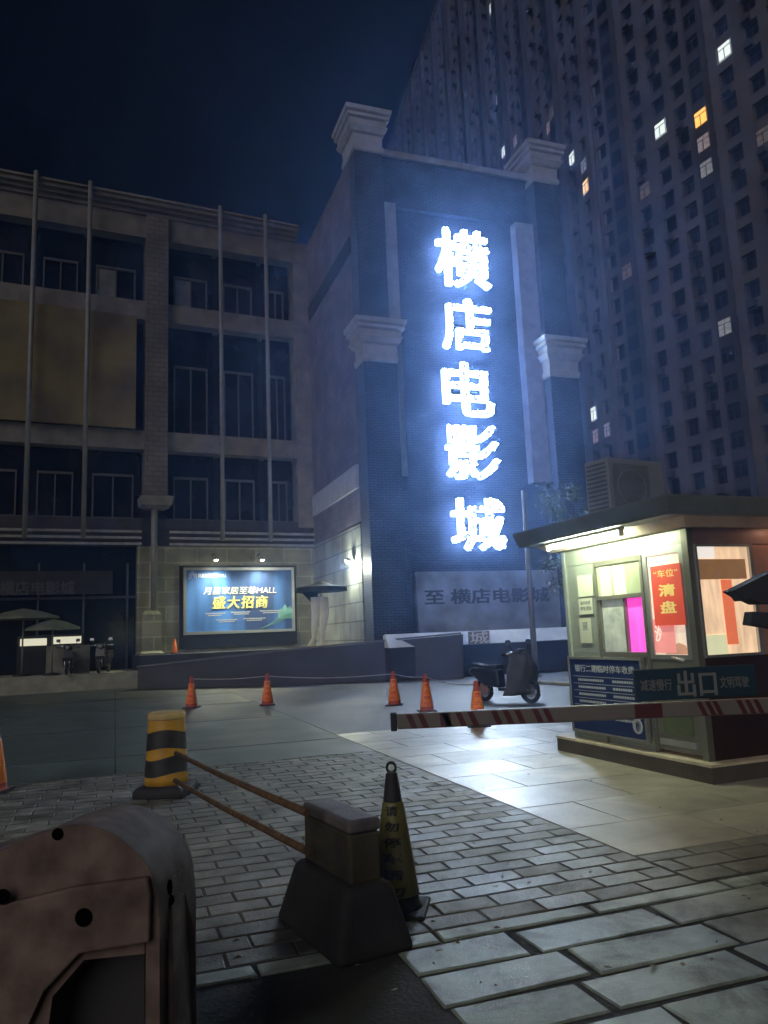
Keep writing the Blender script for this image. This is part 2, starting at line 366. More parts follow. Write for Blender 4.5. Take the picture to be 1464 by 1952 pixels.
# windows, one bay at a time
edges = [cxs[0] - 6.9, pipes[0], pipes[1], cxs[0]]; edges2 = [cxs[1], pipes[2], pipes[3], XJ - .75]
rows = [(zb1t, zt0), (zb2t, zb1b), (zr + .25, zb2b)]
M_curt = mat('pale_blind', (.16, .17, .17), .8)
first = True
for es in (edges, edges2, [cxs[0] - 10.3 + cw, cxs[0] - 6.9]):
    for a, b in zip(es, es[1:]):
        for ri, (z0, z1) in enumerate(rows):
            x0, x1 = a + .12, b - .12
            if es is edges and ri == 1: pass
            wn = MB().box(x0, x1, .55, .6, z0 + .02, z1 - .02).build('window', M_glass_dark, mall)
            fr = MB(); zt = z0 + (z1 - z0) * (.5 if ri < 1 else .62); t = .06
            xa, xb = x0 + .25, x1 - .25
            for q in ((xa, xb, zt, zt + .1), (xa, xa + t, z0 + .03, zt), (xb - t, xb, z0 + .03, zt), (xa + t, xb - t, z0 + .03, z0 + .1)): fr.box(q[0], q[1], .42, .54, q[2], q[3])
            fr.box((xa + xb) / 2 - .03, (xa + xb) / 2 + .03, .44, .52, z0 + .11, zt - .01).box(x0 - .1, x1 + .1, .1, .5, z0 - .0, z0 + .028)
            fr.build('frame', M_frame, wn)
            if ri == 0 and es is not edges2 and b == cxs[0] or (ri == 0 and a == cxs[1]):
                MB().box(xa + .07, xa + (xb - xa) * .5, .5, .53, z0 + .11, zt - .02).build('blind', M_curt, wn)
# huge brown hoarding over the middle floor
x0 = cxs[0] - 10.2 + cw; x1, _ = fxz(258, 700)
M_brown = mat('faded_hoarding', (.13, .105, .038), .7, var=.55, scale=.55, bump=.1)
tag(MB().box(x0, x1, -.32, -.2, zb2t - .02, zb1b - .02).build('hoarding', M_brown), 'large blank olive brown hoarding covering the middle floor windows of the left block', 'hoarding').matrix_world = FA.M
# ground floor: stone-clad wall at right, dark shopfront at left
M_stone = tile_mat('clad_stone', (.30, .30, .22), (.25, .26, .19), (.42, .42, .32), 1.3, .62, .03, rough=.6)
xs0 = fxz(262, 1150)[0]
MB().box(xs0, XJ - .01, .12, .88, .6, zr - .9).build('stone_wall', M_stone, mall)
MB().loft(fxz(267, 1230)[0], fxz(303, 1230)[0], -.6, .1, [(.6, .1), (1.2, .1), (1.3, 0), (fxz(290, 1172)[1], 0), (fxz(290, 1165)[1], -.12)]).build('pier', M_stone, mall)
vx0 = XL
sf = MB()
for i in range(9): sf.box(xs0 - 14 + i * 1.7, xs0 - 14 + i * 1.7 + .08, .4, .5, .6, zr - 1.6)
sf.box(XL, xs0, .4, .5, 3.5, 3.6)
sfo = MB().box(XL, xs0 - .02, .52, .56, .6, zr - .9).build('shop_window', mat('shop_glass', (.012, .014, .013), .15, var=.3, scale=.6), mall); sf.build('frame', M_frame, sfo)
fx0, fz0 = fxz(-60, 1135, -.2); fx1, fz1 = fxz(215, 1088, -.2)
fasc = tag(MB().box(fx0, fx1, -.2, .1, fz0, fz1).build('shop_sign', mat('shop_fascia', (.02, .02, .021), .5, var=.4)), 'dim unlit cinema name board over the dark shopfront behind the two scooters', 'sign'); fasc.matrix_world = FA.M
ta, tz = fxz(72, 1121, -.2)
text('lettering', '横店电影城', mat('dull_letter', (.07, .07, .08), .6, var=.1), fasc, ta, tz, W=fxz(145, 1121, -.2)[0] - fxz(3, 1121, -.2)[0], H=.55, y=-.2, bold=.03, ext=.03)

# billboard and its two lamps
bx0, bz1 = fxz(350, 1082, -.25); bx1, bz0 = fxz(563, 1203, -.25)
bb = thing('billboard', 'blue lit billboard with white and gold Chinese lettering on the stone wall', 'billboard', FA.o, FA.a)
MB().box(bx0 - .12, bx1 + .12, -.12, .12, bz0 - .55, bz1 + .1).build('backing', M_dark, bb)
fr = MB(); t = .12
fr.box(bx0, bx1, -.26, -.13, bz1 - t, bz1).box(bx0, bx1, -.26, -.13, bz0, bz0 + t).box(bx0, bx0 + t, -.26, -.13, bz0 + t, bz1 - t).box(bx1 - t, bx1, -.26, -.13, bz0 + t, bz1 - t)
fr.build('frame', M_steel, bb)
mb_ = mat('blue_print', (.03, .10, .42), .45, var=0); n = mb_.node_tree; b = n.nodes['Principled BSDF']
tc = n.nodes.new('ShaderNodeTexCoord'); ns = n.nodes.new('ShaderNodeTexNoise'); mp = n.nodes.new('ShaderNodeMapping'); mp.inputs['Scale'].default_value = (.8, 1, .12)
ns.inputs['Scale'].default_value = 1.4; n.links.new(tc.outputs['Object'], mp.inputs[0]); n.links.new(mp.outputs[0], ns.inputs['Vector'])
cr = n.nodes.new('ShaderNodeValToRGB'); cr.color_ramp.elements[0].position = .38; cr.color_ramp.elements[1].position = .66
cr.color_ramp.elements[0].color = (.035, .07, .2, 1); cr.color_ramp.elements[1].color = (.09, .26, .7, 1)
n.links.new(ns.outputs[0], cr.inputs[0]); n.links.new(cr.outputs[0], b.inputs['Base Color'])
MB().box(bx0 + t, bx1 - t, -.2, -.125, bz0 + t, bz1 - t).build('poster_face', mb_, bb)
Wb, Hb = bx1 - bx0, bz1 - bz0; bX = lambda f: bx0 + Wb * f; bZ = lambda f: bz1 - Hb * f
M_lw = mat('print_white', (.85, .85, .8), .5, var=0); M_lg = mat('print_gold', (.75, .72, .25), .5, var=.2)
text('lettering', '月星家居至尊MALL', M_lw, bb, bX(.50), bZ(.35), W=Wb * .66, H=Hb * .115, y=-.2, bold=.012, ext=.02, shear=.15)
text('lettering', '盛大招商', M_lg, bb, bX(.50), bZ(.53), W=Wb * .50, H=Hb * .19, y=-.2, bold=.03, ext=.02, shear=.1, gap=1.15)
text('lettering', '月星家居|至尊MALL', M_lw, bb, bX(.25), bZ(.125), W=Wb * .25, H=Hb * .07, y=-.2, bold=.01, ext=.01)
lg = MB(); c0x, c0z = bX(.08), bZ(.12); s_ = Hb * .055
for q in range(3): lg.tube([(c0x - s_ + q * .045, -.2, c0z - s_ + q * .03), (c0x - s_ + q * .045, -.2, c0z + s_ * .3 - q * .03), (c0x, -.2, c0z + s_ * 1.2 - q * .06), (c0x + s_ - q * .045, -.2, c0z + s_ * .3 - q * .03), (c0x + s_ - q * .045, -.2, c0z - s_ + q * .03)], .008, 5)
lg.build('emblem', M_lw, bb)
sb = MB()
for (fx, fz, ww) in ((.27, .70, .16), (.50, .69, .17), (.77, .68, .19), (.37, .80, .18), (.62, .79, .19)):
    for r_ in range(2):
        x = bX(fx - ww / 2 * (1 - .3 * r_)); xe = bX(fx + ww / 2 * (1 - .3 * r_))
        while x < xe: wq = random.uniform(.04, .08); sb.box(x, x + wq, -.207, -.199, bZ(fz + r_ * .028), bZ(fz + r_ * .028 - .015)); x += wq + .015
sb.build('small_print', mat('print_grey', (.5, .52, .55), .5, var=0), bb)
cy = MB()      # printed skyline at the lower right corner of the poster
for fx, h in ((.87, .16), (.91, .23), (.955, .2)):
    x = bX(fx); z0 = bZ(.80); cy.prism([(x - .12, -.199, z0), (x + .12, -.199, z0), (x + .12, -.199, z0 + Hb * h * .7), (x, -.199, z0 + Hb * h), (x - .12, -.199, z0 + Hb * h * .7)], (0, -.006, 0))
for k in range(5): cy.tube([(bX(.68 + k * .03), -.2, bZ(.94 - k * .02)), (bX(.84), -.2, bZ(.86 - k * .02)), (bX(.965), -.2, bZ(.76 - k * .012))], .012, 4)
cy.build('printed_skyline', mat('print_teal', (.2, .45, .42), .5, var=.2), bb)
for i, px in enumerate((412, 500)):
    lx, lz = fxz(px, 1066, -.75)
    lp = thing('wall_lamp', ('left' if i == 0 else 'right') + ' one of the two lit floodlights above the blue billboard', 'lamp', FA.M @ Vector((lx, -.75, lz)), FA.a, 'lamps over the billboard')
    MB().tube([(0, .85, .25), (0, .3, .3), (0, 0, .08)], .025, 8).build('arm', M_greysteel, lp)
    MB().lathe([(.03, .1), (.09, .07), (.13, -.02), (.125, -.03)], 16).build('hood', M_greysteel, lp)
    MB().lathe([(.02, -.075), (.06, -.06), (.085, -.032), (.02, -.028)], 16).build('bulb', mat('lamp_glow', (1, 1, .85), .5, var=0, emit=(1, .98, .72), estr=30), lp)
    sp = bpy.data.lights.new('bulb_light', 'SPOT'); sp.energy = 460; sp.color = (1, .97, .66); sp.spot_size = R(150); sp.spot_blend = .9; sp.shadow_soft_size = .08
    so2 = bpy.data.objects.new('bulb_light', sp); COL.objects.link(so2); so2.parent = lp; so2.location = (0, 0, -.1); so2.rotation_euler = (R(-12), 0, 0)
# lit counter under patio parasols on the left terrace
TZ = .6
kx0 = FA.px_y(150, 1277, -3.0)[0]
ter = MB().box(-26, FA.px_y(268, 1277, -3)[0], -3.0, 12, .0, TZ).build('terrace', M_kerb); ter.matrix_world = FA.M; struct(ter)
for i, (px, py, Y, r_) in enumerate(((45, 1166, -1.6, 1.25), (101, 1186, -2.2, .95))):
    lx, lz = fxz(px, py, Y)
    t_ = thing('patio_parasol', ('wider' if i == 0 else 'smaller lower') + ' pale green patio parasol in front of the dark shopfront', 'parasol', FA.M @ Vector((lx, Y, TZ)), FA.a, 'parasols on the left terrace')
    hh = lz - TZ
    MB().tube([(0, 0, 0), (0, 0, hh + .12)], .03, 8).build('pole', M_greysteel, t_)
    MB().lathe([(r_, hh - .28), (r_ * .98, hh - .2), (r_ * .5, hh), (.04, hh + .12)], 8, smooth=False).build('canopy', mat('pale_canopy', (.14, .17, .12), .8, var=.2), t_)
    MB().lathe([(.3, 0), (.3, .06), (.05, .1)], 16).build('base', M_dark, t_)
l0, z0 = fxz(38, 1232, -1.4); l1, z1 = fxz(155, 1214, -1.4)
ct = thing('lit_counter', 'low counter with a glowing cream front panel under the parasols', 'counter', FA.o, FA.a)
cm = (l0 + l1) / 2
MB().box(l0, cm - .15, -1.4, -1.3, z0, z1).build('light_panel', mat('warm_panel', (.8, .78, .6), .5, var=0, emit=(1, .96, .72), estr=.42), ct)
MB().box(cm + .05, l1, -1.4, -1.3, z0 + .03, z1 + .03).build('light_panel', bpy.data.materials['warm_panel'], ct)
MB().box(l0 - .1, l1 + .1, -1.28, -.6, TZ, z1 + .12).build('counter_body', M_dark, ct)
MB().box(l0 + .9, l1 + .3, -1.7, -1.45, TZ, z0 - .04).build('step', mat('step_grey', (.2, .2, .16), .7), ct)

# ------------------------------------------------------------------ cinema sign tower
pj = FA.M @ Vector((XJ, 0, 0))
th = 70.5; bd = Vector((-math.cos(R(th)), math.sin(R(th)), 0))
# walk forward from the junction until the corner lines up with its place in the view
best = min((abs(((pj - bd * s).x / (pj - bd * s).y) - (D(703, 1208, 27).x / 27.0)), s) for s in [k * .05 for k in range(60, 240)])
SID = best[1]; TC = pj - bd * SID
TW = Frame((TC.x, TC.y), th)
print('tower corner', TC, 'side', SID)
def txz(x, y, c=0): return TW.px_y(x, y, c)
tower = thing('sign_tower', 'tall tiled cinema tower with white capitals carrying the glowing vertical sign', 'building', TW.o, TW.a)
M_tt = tile_mat('tower_tile', (.085, .105, .155), (.07, .09, .135), (.02, .025, .04), .3, .1, .012, rough=.45, bump=.7)
M_side = tile_mat('tower_side_tile', (.18, .15, .165), (.16, .14, .15), (.11, .1, .105), .6, .3, .012, rough=.6)
M_cap = mat('capital_plaster', (.36, .37, .39), .6, var=.12)
M_stile = mat('stile_panel', (.27, .28, .32), .5, var=.15)
xr = txz(1085, 800)[0]; zpar = txz(850, 318)[1]; Ztop = txz(700, 282, -.3)[1]
pw = txz(735, 500)[0]; prx = txz(1022, 600)[0]
MB().box(.3, xr - .2, .35, 9.5, .5, zpar).build('wall', M_tt, tower)
MB().box(.28, .3, .35, SID + .3, .5, zpar).build('wall', M_side, tower)
# side wing between tower and shopping block
MB().box(-.02, .27, .4, SID + .2, zr - .8, txz(652, 305, .4)[1]).build('side_wall', M_side, tower)
MB().box(-.14, -.03, .4, SID - .3, txz(670, 925)[1], txz(670, 880)[1]).build('side_band', M_cap, tower)
MB().box(-.1, -.03, .4, SID - .3, txz(656, 470)[1], txz(656, 440)[1]).build('side_band', M_dark, tower)
MB().box(-.05, .26, .4, SID + .1, .5, zr - .85).build('side_base', tile_mat('side_base_tile', (.3, .32, .3), (.26, .28, .27), (.12, .13, .13), 1.4, .7, .03), tower)
# top wall above the sign and frame around the recessed field
zf = txz(850, 405)[1]; xs1 = txz(766, 700)[0]; xq = txz(992, 600)[0]; zlow = txz(770, 908)[1]
MB().box(pw, prx, .1, .34, zf, zpar + .03).build('header_wall', M_tt, tower)
MB().box(pw - .1, prx + .1, -.02, .36, zpar + .03, zpar + .3).build('coping', M_stile, tower)
MB().box(pw - .05, xs1, -.12, .34, zlow, zf - .01).build('stile', M_stile, tower)
MB().box(xq, prx + .1, -.12, .34, zlow - .1, zf - .01).build('stile', M_stile, tower)
MB().box(pw - .05, pw + .45, -.1, .34, .5, zlow - .01).build('stile', M_tt, tower)
capprof = lambda z0, z1: [(z0, .0), (z0 + .06, .05), (z0 + .08 + .1 * (z1 - z0), .06), (z0 + .12 * (z1 - z0) + .08, .0), (z0 + .42 * (z1 - z0), .02), (z0 + .46 * (z1 - z0), .10), (z0 + .50 * (z1 - z0), .14), (z0 + .58 * (z1 - z0), .22), (z0 + .60 * (z1 - z0), .22), (z0 + .62 * (z1 - z0), .15), (z0 + .74 * (z1 - z0), .18), (z0 + .78 * (z1 - z0), .28), (z0 + .84 * (z1 - z0), .28), (z0 + .86 * (z1 - z0), .24), (z0 + .9 * (z1 - z0), .34), (z1, .36)]
xa0, za1 = txz(655, 205, -.3); zt_ = txz(700, 205, -.6)[1]; zb_ = txz(700, 288, -.4)[1]
ax0, ax1 = 0.0, pw - .08
zm1 = txz(710, 605, -.9)[1]; zm0 = txz(710, 688, -.7)[1]
MB().box(ax0, ax1, -.35, .33, zm1, zb_).build('pilaster', M_tt, tower)
MB().loft(ax0, ax1, -.35, 1.1, capprof(zb_, zt_)).build('capital', M_cap, tower)
MB().box(ax0 - .02, ax1 + .12, -.65, .33, .5, zm0).build('pilaster', M_tt, tower)
MB().loft(ax0 - .02, ax1 + .12, -.65, .3, capprof(zm0, zm1)).build('capital', M_cap, tower)
bx0_, bx1_ = txz(1016, 400, -.3)[0], txz(1075, 400, -.3)[0]
zrt = txz(1040, 285, -.6)[1]; zrb = txz(1040, 352, -.4)[1]; zq1 = txz(1070, 655, -.9)[1]; zq0 = txz(1070, 715, -.7)[1]
wr = ax1 - ax0
R0 = prx + .15
MB().box(R0, R0 + wr, -.35, .33, zm1, zb_).build('pilaster', M_tt, tower)
MB().loft(R0, R0 + wr, -.35, 1.1, capprof(zb_, zt_)).build('capital', M_cap, tower)
MB().box(R0 - .1, R0 + wr + .05, -.65, .33, .5, zm0).build('pilaster', M_tt, tower)
MB().loft(R0 - .1, R0 + wr + .05, -.65, .3, capprof(zm0, zm1)).build('capital', M_cap, tower)
print('caps left px zt', zt_, 'right est', zrt, zrb, 'mid', zm1, zq1, 'R0', R0, bx0_, bx1_, 'wr', wr)
# small spotlight under the side canopy of the wing
lx = thing('entrance_light', 'small bright lamp on the side wall where the sign tower meets the left block', 'lamp', TW.M @ Vector((-.3, 1.3, TW.px_x(678, 1070, -.1)[1])), TW.a)
MB().lathe([(.02, 0), (.12, .03), (.14, .1), (.05, .16)], 14).build('shade', M_steel, lx)
MB().lathe([(.02, -.06), (.08, -.04), (.09, -.005), (.02, -.002)], 14).build('bulb', bpy.data.materials['lamp_glow'], lx)
pl = bpy.data.lights.new('bulb_light', 'POINT'); pl.energy = 170; pl.color = (.95, 1, .8); pl.shadow_soft_size = .08
po = bpy.data.objects.new('bulb_light', pl); COL.objects.link(po); po.parent = lx; po.location = (-.25, 0, -.15)
# faded banner at the foot of the tower
nx0, nz1 = txz(792, 1090, -.02); nx1, nz0 = txz(1085, 1196, -.02)
ban = tag(MB().box(nx0, nx1, -.06, .34, nz0, nz1).build('wall_banner', mat('banner_cloth', (.30, .37, .47), .8, var=.45, scale=.9, bump=.3, bscale=4)), 'wide faded pale banner with dim lettering at the foot of the sign tower', 'banner'); ban.matrix_world = TW.M
text('lettering', '至 横店电影城', mat('banner_ink', (.10, .125, .17), .8), ban, txz(930, 1135)[0], txz(930, 1136)[1], W=txz(1050, 1136)[0] - txz(815, 1136)[0], H=.55, y=-.06, bold=.03, ext=.006)

# the glowing sign: five characters on the tower
def glow_mat(name, strength, speck=True):
    m = bpy.data.materials.new(name); m.use_nodes = True; n = m.node_tree; b = n.nodes['Principled BSDF']
    b.inputs['Base Color'].default_value = (.8, .85, .9, 1); b.inputs['Roughness'].default_value = .4
    tc = n.nodes.new('ShaderNodeTexCoord'); vo = n.nodes.new('ShaderNodeTexVoronoi'); vo.inputs['Scale'].default_value = 9
    n.links.new(tc.outputs['Object'], vo.inputs['Vector'])
    rp = n.nodes.new('ShaderNodeMapRange'); rp.inputs[1].default_value = .34; rp.inputs[2].default_value = .52; rp.inputs[3].default_value = strength * 1.5; rp.inputs[4].default_value = .1
    n.links.new(vo.outputs['Distance'], rp.inputs[0]); n.links.new(rp.outputs[0], b.inputs['Emission Strength'])
    b.inputs['Emission Color'].default_value = (.66, .82, 1, 1)
    return m
M_face = glow_mat('led_face', SIGN_L); M_ret = mat('sign_return', (.6, .65, .75), .4, var=0, emit=(.30, .50, 1), estr=5)  # blue emission on returns and backs is added for the wall halo
csign = thing('cinema_sign', 'column of five huge glowing blue-white Chinese characters on the tower', 'sign', TW.o, TW.a)
for ch, (x0, y0, x1, y1) in zip('横店电影城', ((837, 430, 937, 543), (850, 563, 941, 665), (852, 685, 944, 791), (858, 805, 957, 913), (868, 945, 968, 1050))):
    cxm, cym = (x0 + x1) / 2, (y0 + y1) / 2; X0, _ = txz(x0, cym, -.4); X1, _ = txz(x1, cym, -.4); Z1 = txz(cxm, y0 + 3, -.4)[1]; Z0 = txz(cxm, y1 - 3, -.4)[1]
    text('sign_character', ch, M_face, csign, (X0 + X1) / 2, (Z0 + Z1) / 2, W=X1 - X0, H=Z1 - Z0, y=.0, bold=.0165, ext=.16, sidemat=M_ret)
    MB().box((X0 + X1) / 2 - .6, (X0 + X1) / 2 + .6, .02, .34, (Z0 + Z1) / 2 - .04, (Z0 + Z1) / 2 + .04).build('mounting_rail', M_dark, csign)

# ------------------------------------------------------------------ ramp, plinth wall, landing
M_ramp = mat('ramp_stone', (.035, .037, .045), .55, var=.3, scale=1.0, bump=.15)
def wall_line(name, pts, th_, material, cap=None):
    """pts: (ground point, top z); wall of thickness th_ behind the line"""
    mb = MB(); d = (pts[-1][0] - pts[0][0]).normalized(); nrm = Vector((-d.y, d.x, 0)) * th_
    for (a, za), (b, zb) in zip(pts, pts[1:]):
        mb.hexa([(a.x, a.y, 0), (b.x, b.y, 0), (b.x + nrm.x, b.y + nrm.y, 0), (a.x + nrm.x, a.y + nrm.y, 0)],
                [(a.x, a.y, za), (b.x, b.y, zb), (b.x + nrm.x, b.y + nrm.y, zb), (a.x + nrm.x, a.y + nrm.y, za)])
    return mb.build(name, material)
def zat(p, x, y):    # height seen at pixel y over ground point p
    d = ray(x, y); t = p.y / d.y; return EYE + d.z * t
g1, g2 = G(262, 1314), G(884, 1294)
rp_ = [(g1, zat(g1, 262, 1273)), (g1.lerp(g2, .5), zat(g1.lerp(g2, .5), 573, 1239)), (g2, zat(g2, 884, 1209))]
ramp = wall_line('ramp', rp_, 1.25, M_ramp); struct(ramp)
cp = wall_line('ramp_coping', [(p + Vector((-.02, -.06, 0)), z + .07) for p, z in rp_], .2, mat('coping', (.10, .105, .12), .5)); struct(cp)
# keep coping as a thin strip: trim its lower part
for v in cp.data.vertices:
    if v.co.z < .01:
        tt = (v.co.x - g1.x) / (g2.x - g1.x); k = 0 if tt < .5 else 1
        a, b = rp_[k], rp_[k + 1]; f = (v.co.x - a[0].x) / (b[0].x - a[0].x); v.co.z = a[1] + (b[1] - a[1]) * f + .012
pwx0, pwx1 = txz(742, 1230, -1.9)[0], txz(1250, 1230, -1.9)[0]
pw_ = MB().box(pwx0, pwx1, -1.9, -1.3, 0, 1.1).build('plinth_wall', M_ramp); pw_.matrix_world = TW.M; tag(pw_, 'low dark wall below the pale band in front of the tower', 'wall')
zA = txz(892, 1203, -1.5)[1]; zB = txz(892, 1228, -1.9)[1]
print('band', zA, zB)
pb = MB().prism([(pwx0, -1.9, zB), (pwx0, -1.86, zB), (pwx0, -1.3, zB), (pwx0, -1.3, zA - .03), (pwx0, -1.5, zA)], (pwx1 - pwx0, 0, 0)).build('pale_parapet', mat('pale_band', (.62, .66, .7), .22, var=.08)); pb.matrix_world = TW.M
tag(pb, 'pale blue-lit sloping stone band on top of the dark low wall behind the scooter', 'parapet')
lnd = MB().box(FA.px_y(268, 1250, -3)[0] + .02, XJ - .05, -2.6, .1, 0, 1.15).build('landing', M_ramp); lnd.matrix_world = FA.M; struct(lnd)
# sign reflection on the band, modelled as a plate with a white character
nb = thing('band_reflection', 'bright reflection of a sign character, modelled on the left end of the pale band', 'notice', TW.M @ Vector((0, -1.93, 0)), TW.a)
qx0, qz0 = txz(896, 1226, -1.93); qx1, qz1 = txz(930, 1203, -1.93)
MB().box(qx0 - .05, qx1 + .05, .0, .02, zB - .02, zA - .02).build('reflection_plate', mat('reflection_grey', (.3, .34, .4), .4), nb)
text('lettering', '城', mat('reflection_white', (.9, .92, .95), .4, var=0), nb, (qx0 + qx1) / 2, (zA + zB) / 2 - .02, W=qx1 - qx0, H=(zA - zB) * .9, y=-.002, bold=.02, ext=.004)  # reflected sign character, not lettering on the band
# grey pole in front of the tower
pp = G(1022, 1291)
pol = thing('utility_pole', 'slim grey utility pole standing before the pale band', 'pole', pp)
MB().lathe([(.11, 0), (.09, 2.5), (.07, 6.2)], 14).build('shaft', M_greysteel, pol)
MB().lathe([(.2, 0), (.2, .05), (.12, .08)], 14).build('base_plate', M_greysteel, pol)
# low rubble and kerb beyond the scooter
kb = MB(); a = G(1000, 1303); b = G(1130, 1312)
kb.tube([a + Vector((0, 0, .06)), b + Vector((0, 0, .06))], .07, 6); kb = tag(kb.build('kerb_stone', M_kerb), 'short pale kerb stone lying between the scooter and the booth', 'kerb')

# parasol with white tied curtain by the tower side
pb_ = D(612, 1150, 27.6)
e_ = thing('dark_parasol', 'dark parasol with two white tied drapes beside the tower corner', 'parasol', (pb_.x, pb_.y, 1.15))
zz = lambda y: zat(pb_, 612, y) - 1.15
MB().tube([(0, .05, -1.15), (0, .05, zz(1112))], .025, 8).build('pole', M_greysteel, e_)
MB().lathe([(.95, zz(1128)), (.93, zz(1120)), (.4, zz(1115)), (.03, zz(1108))], 10, smooth=False).build('canopy', mat('dark_canopy', (.02, .03, .03), .8), e_)
mb = MB(); mb.prism([(-.7, 0, zz(1127)), (-.1, 0, zz(1127)), (-.12, 0, zz(1165)), (-.35, 0, zz(1148))], (0, -.03, 0)); mb.build('side_flap', mat('green_cloth', (.03, .05, .04), .8), e_)
for (xa, xb, xc) in ((-.2, -.28, -.42), (.12, .02, .0)):
    dm = MB(); N = 28; prof = [(zz(1138), .14, xa), (zz(1170), .13, xa + .01), (zz(1200), .09, xb + .02), (zz(1215), .06, xb), (zz(1230), .09, xc)]
    rings = []
    for z, r_, xx in prof:
        rings.append([dm.bm.verts.new((xx + math.cos(2 * math.pi * i / N) * r_ * (1 + .18 * (i % 2)), -.1 + math.sin(2 * math.pi * i / N) * r_ * .6 * (1 + .18 * (i % 2)), z)) for i in range(N)])
    for a, b in zip(rings, rings[1:]):
        for i in range(N): j = (i + 1) % N; dm.bm.faces.new((a[i], a[j], b[j], b[i]))
    dm.bm.faces.new(rings[0][::-1]); dm.bm.faces.new(rings[-1])
    dm.build('drape', mat('white_drape', (.85, .87, .72), .8, var=.1), e_, smooth=False)

# young tree behind the booth
tp = G(1120, 1285); tr = thing('young_tree', 'faint leafy young tree between the utility pole and the booth roof', 'tree', (tp.x, tp.y, 0))
ht = zat(tp, 1100, 925)
tm = MB(); tm.tube([(0, 0, 0), (.05, 0, ht * .35), (-.1, .1, ht * .7), (0, 0, ht * .92)], [.09, .07, .045, .015], 8)
for a in range(7):
    z_ = ht * (.4 + .07 * a); b_ = a * 2.4; tm.tube([(0, 0, z_), (math.cos(b_) * .6, math.sin(b_) * .6, z_ + .5), (math.cos(b_) * 1.0, math.sin(b_) * 1.0, z_ + .8)], [.03, .02, .008], 6)
tm.build('trunk', mat('bark', (.06, .05, .04), .9), tr)
cr_ = MB(); rnd = random.Random(4)
cl_ = [(rnd.uniform(-1, 1), rnd.uniform(-1, 1), rnd.uniform(.45, .95) * ht, rnd.uniform(.3, .6)) for _ in range(26)]
for k in range(4200):
    c_ = rnd.choice(cl_); v_ = Vector((rnd.gauss(0, 1), rnd.gauss(0, 1), rnd.gauss(0, .8))).normalized() * c_[3] * rnd.random() ** .5; p_ = Vector(c_[:3]) + v_
    a1 = Vector((rnd.gauss(0, 1), rnd.gauss(0, 1), rnd.gauss(0, 1))).normalized(); a2 = a1.orthogonal().normalized(); q_ = rnd.uniform(.04, .08)
    cr_.face([p_ - a1 * q_, p_ + a2 * q_ * .5, p_ + a1 * q_, p_ - a2 * q_ * .5])
cr_.build('crown', mat('leaf', (.06, .09, .045), .6, var=.4, scale=2), tr)

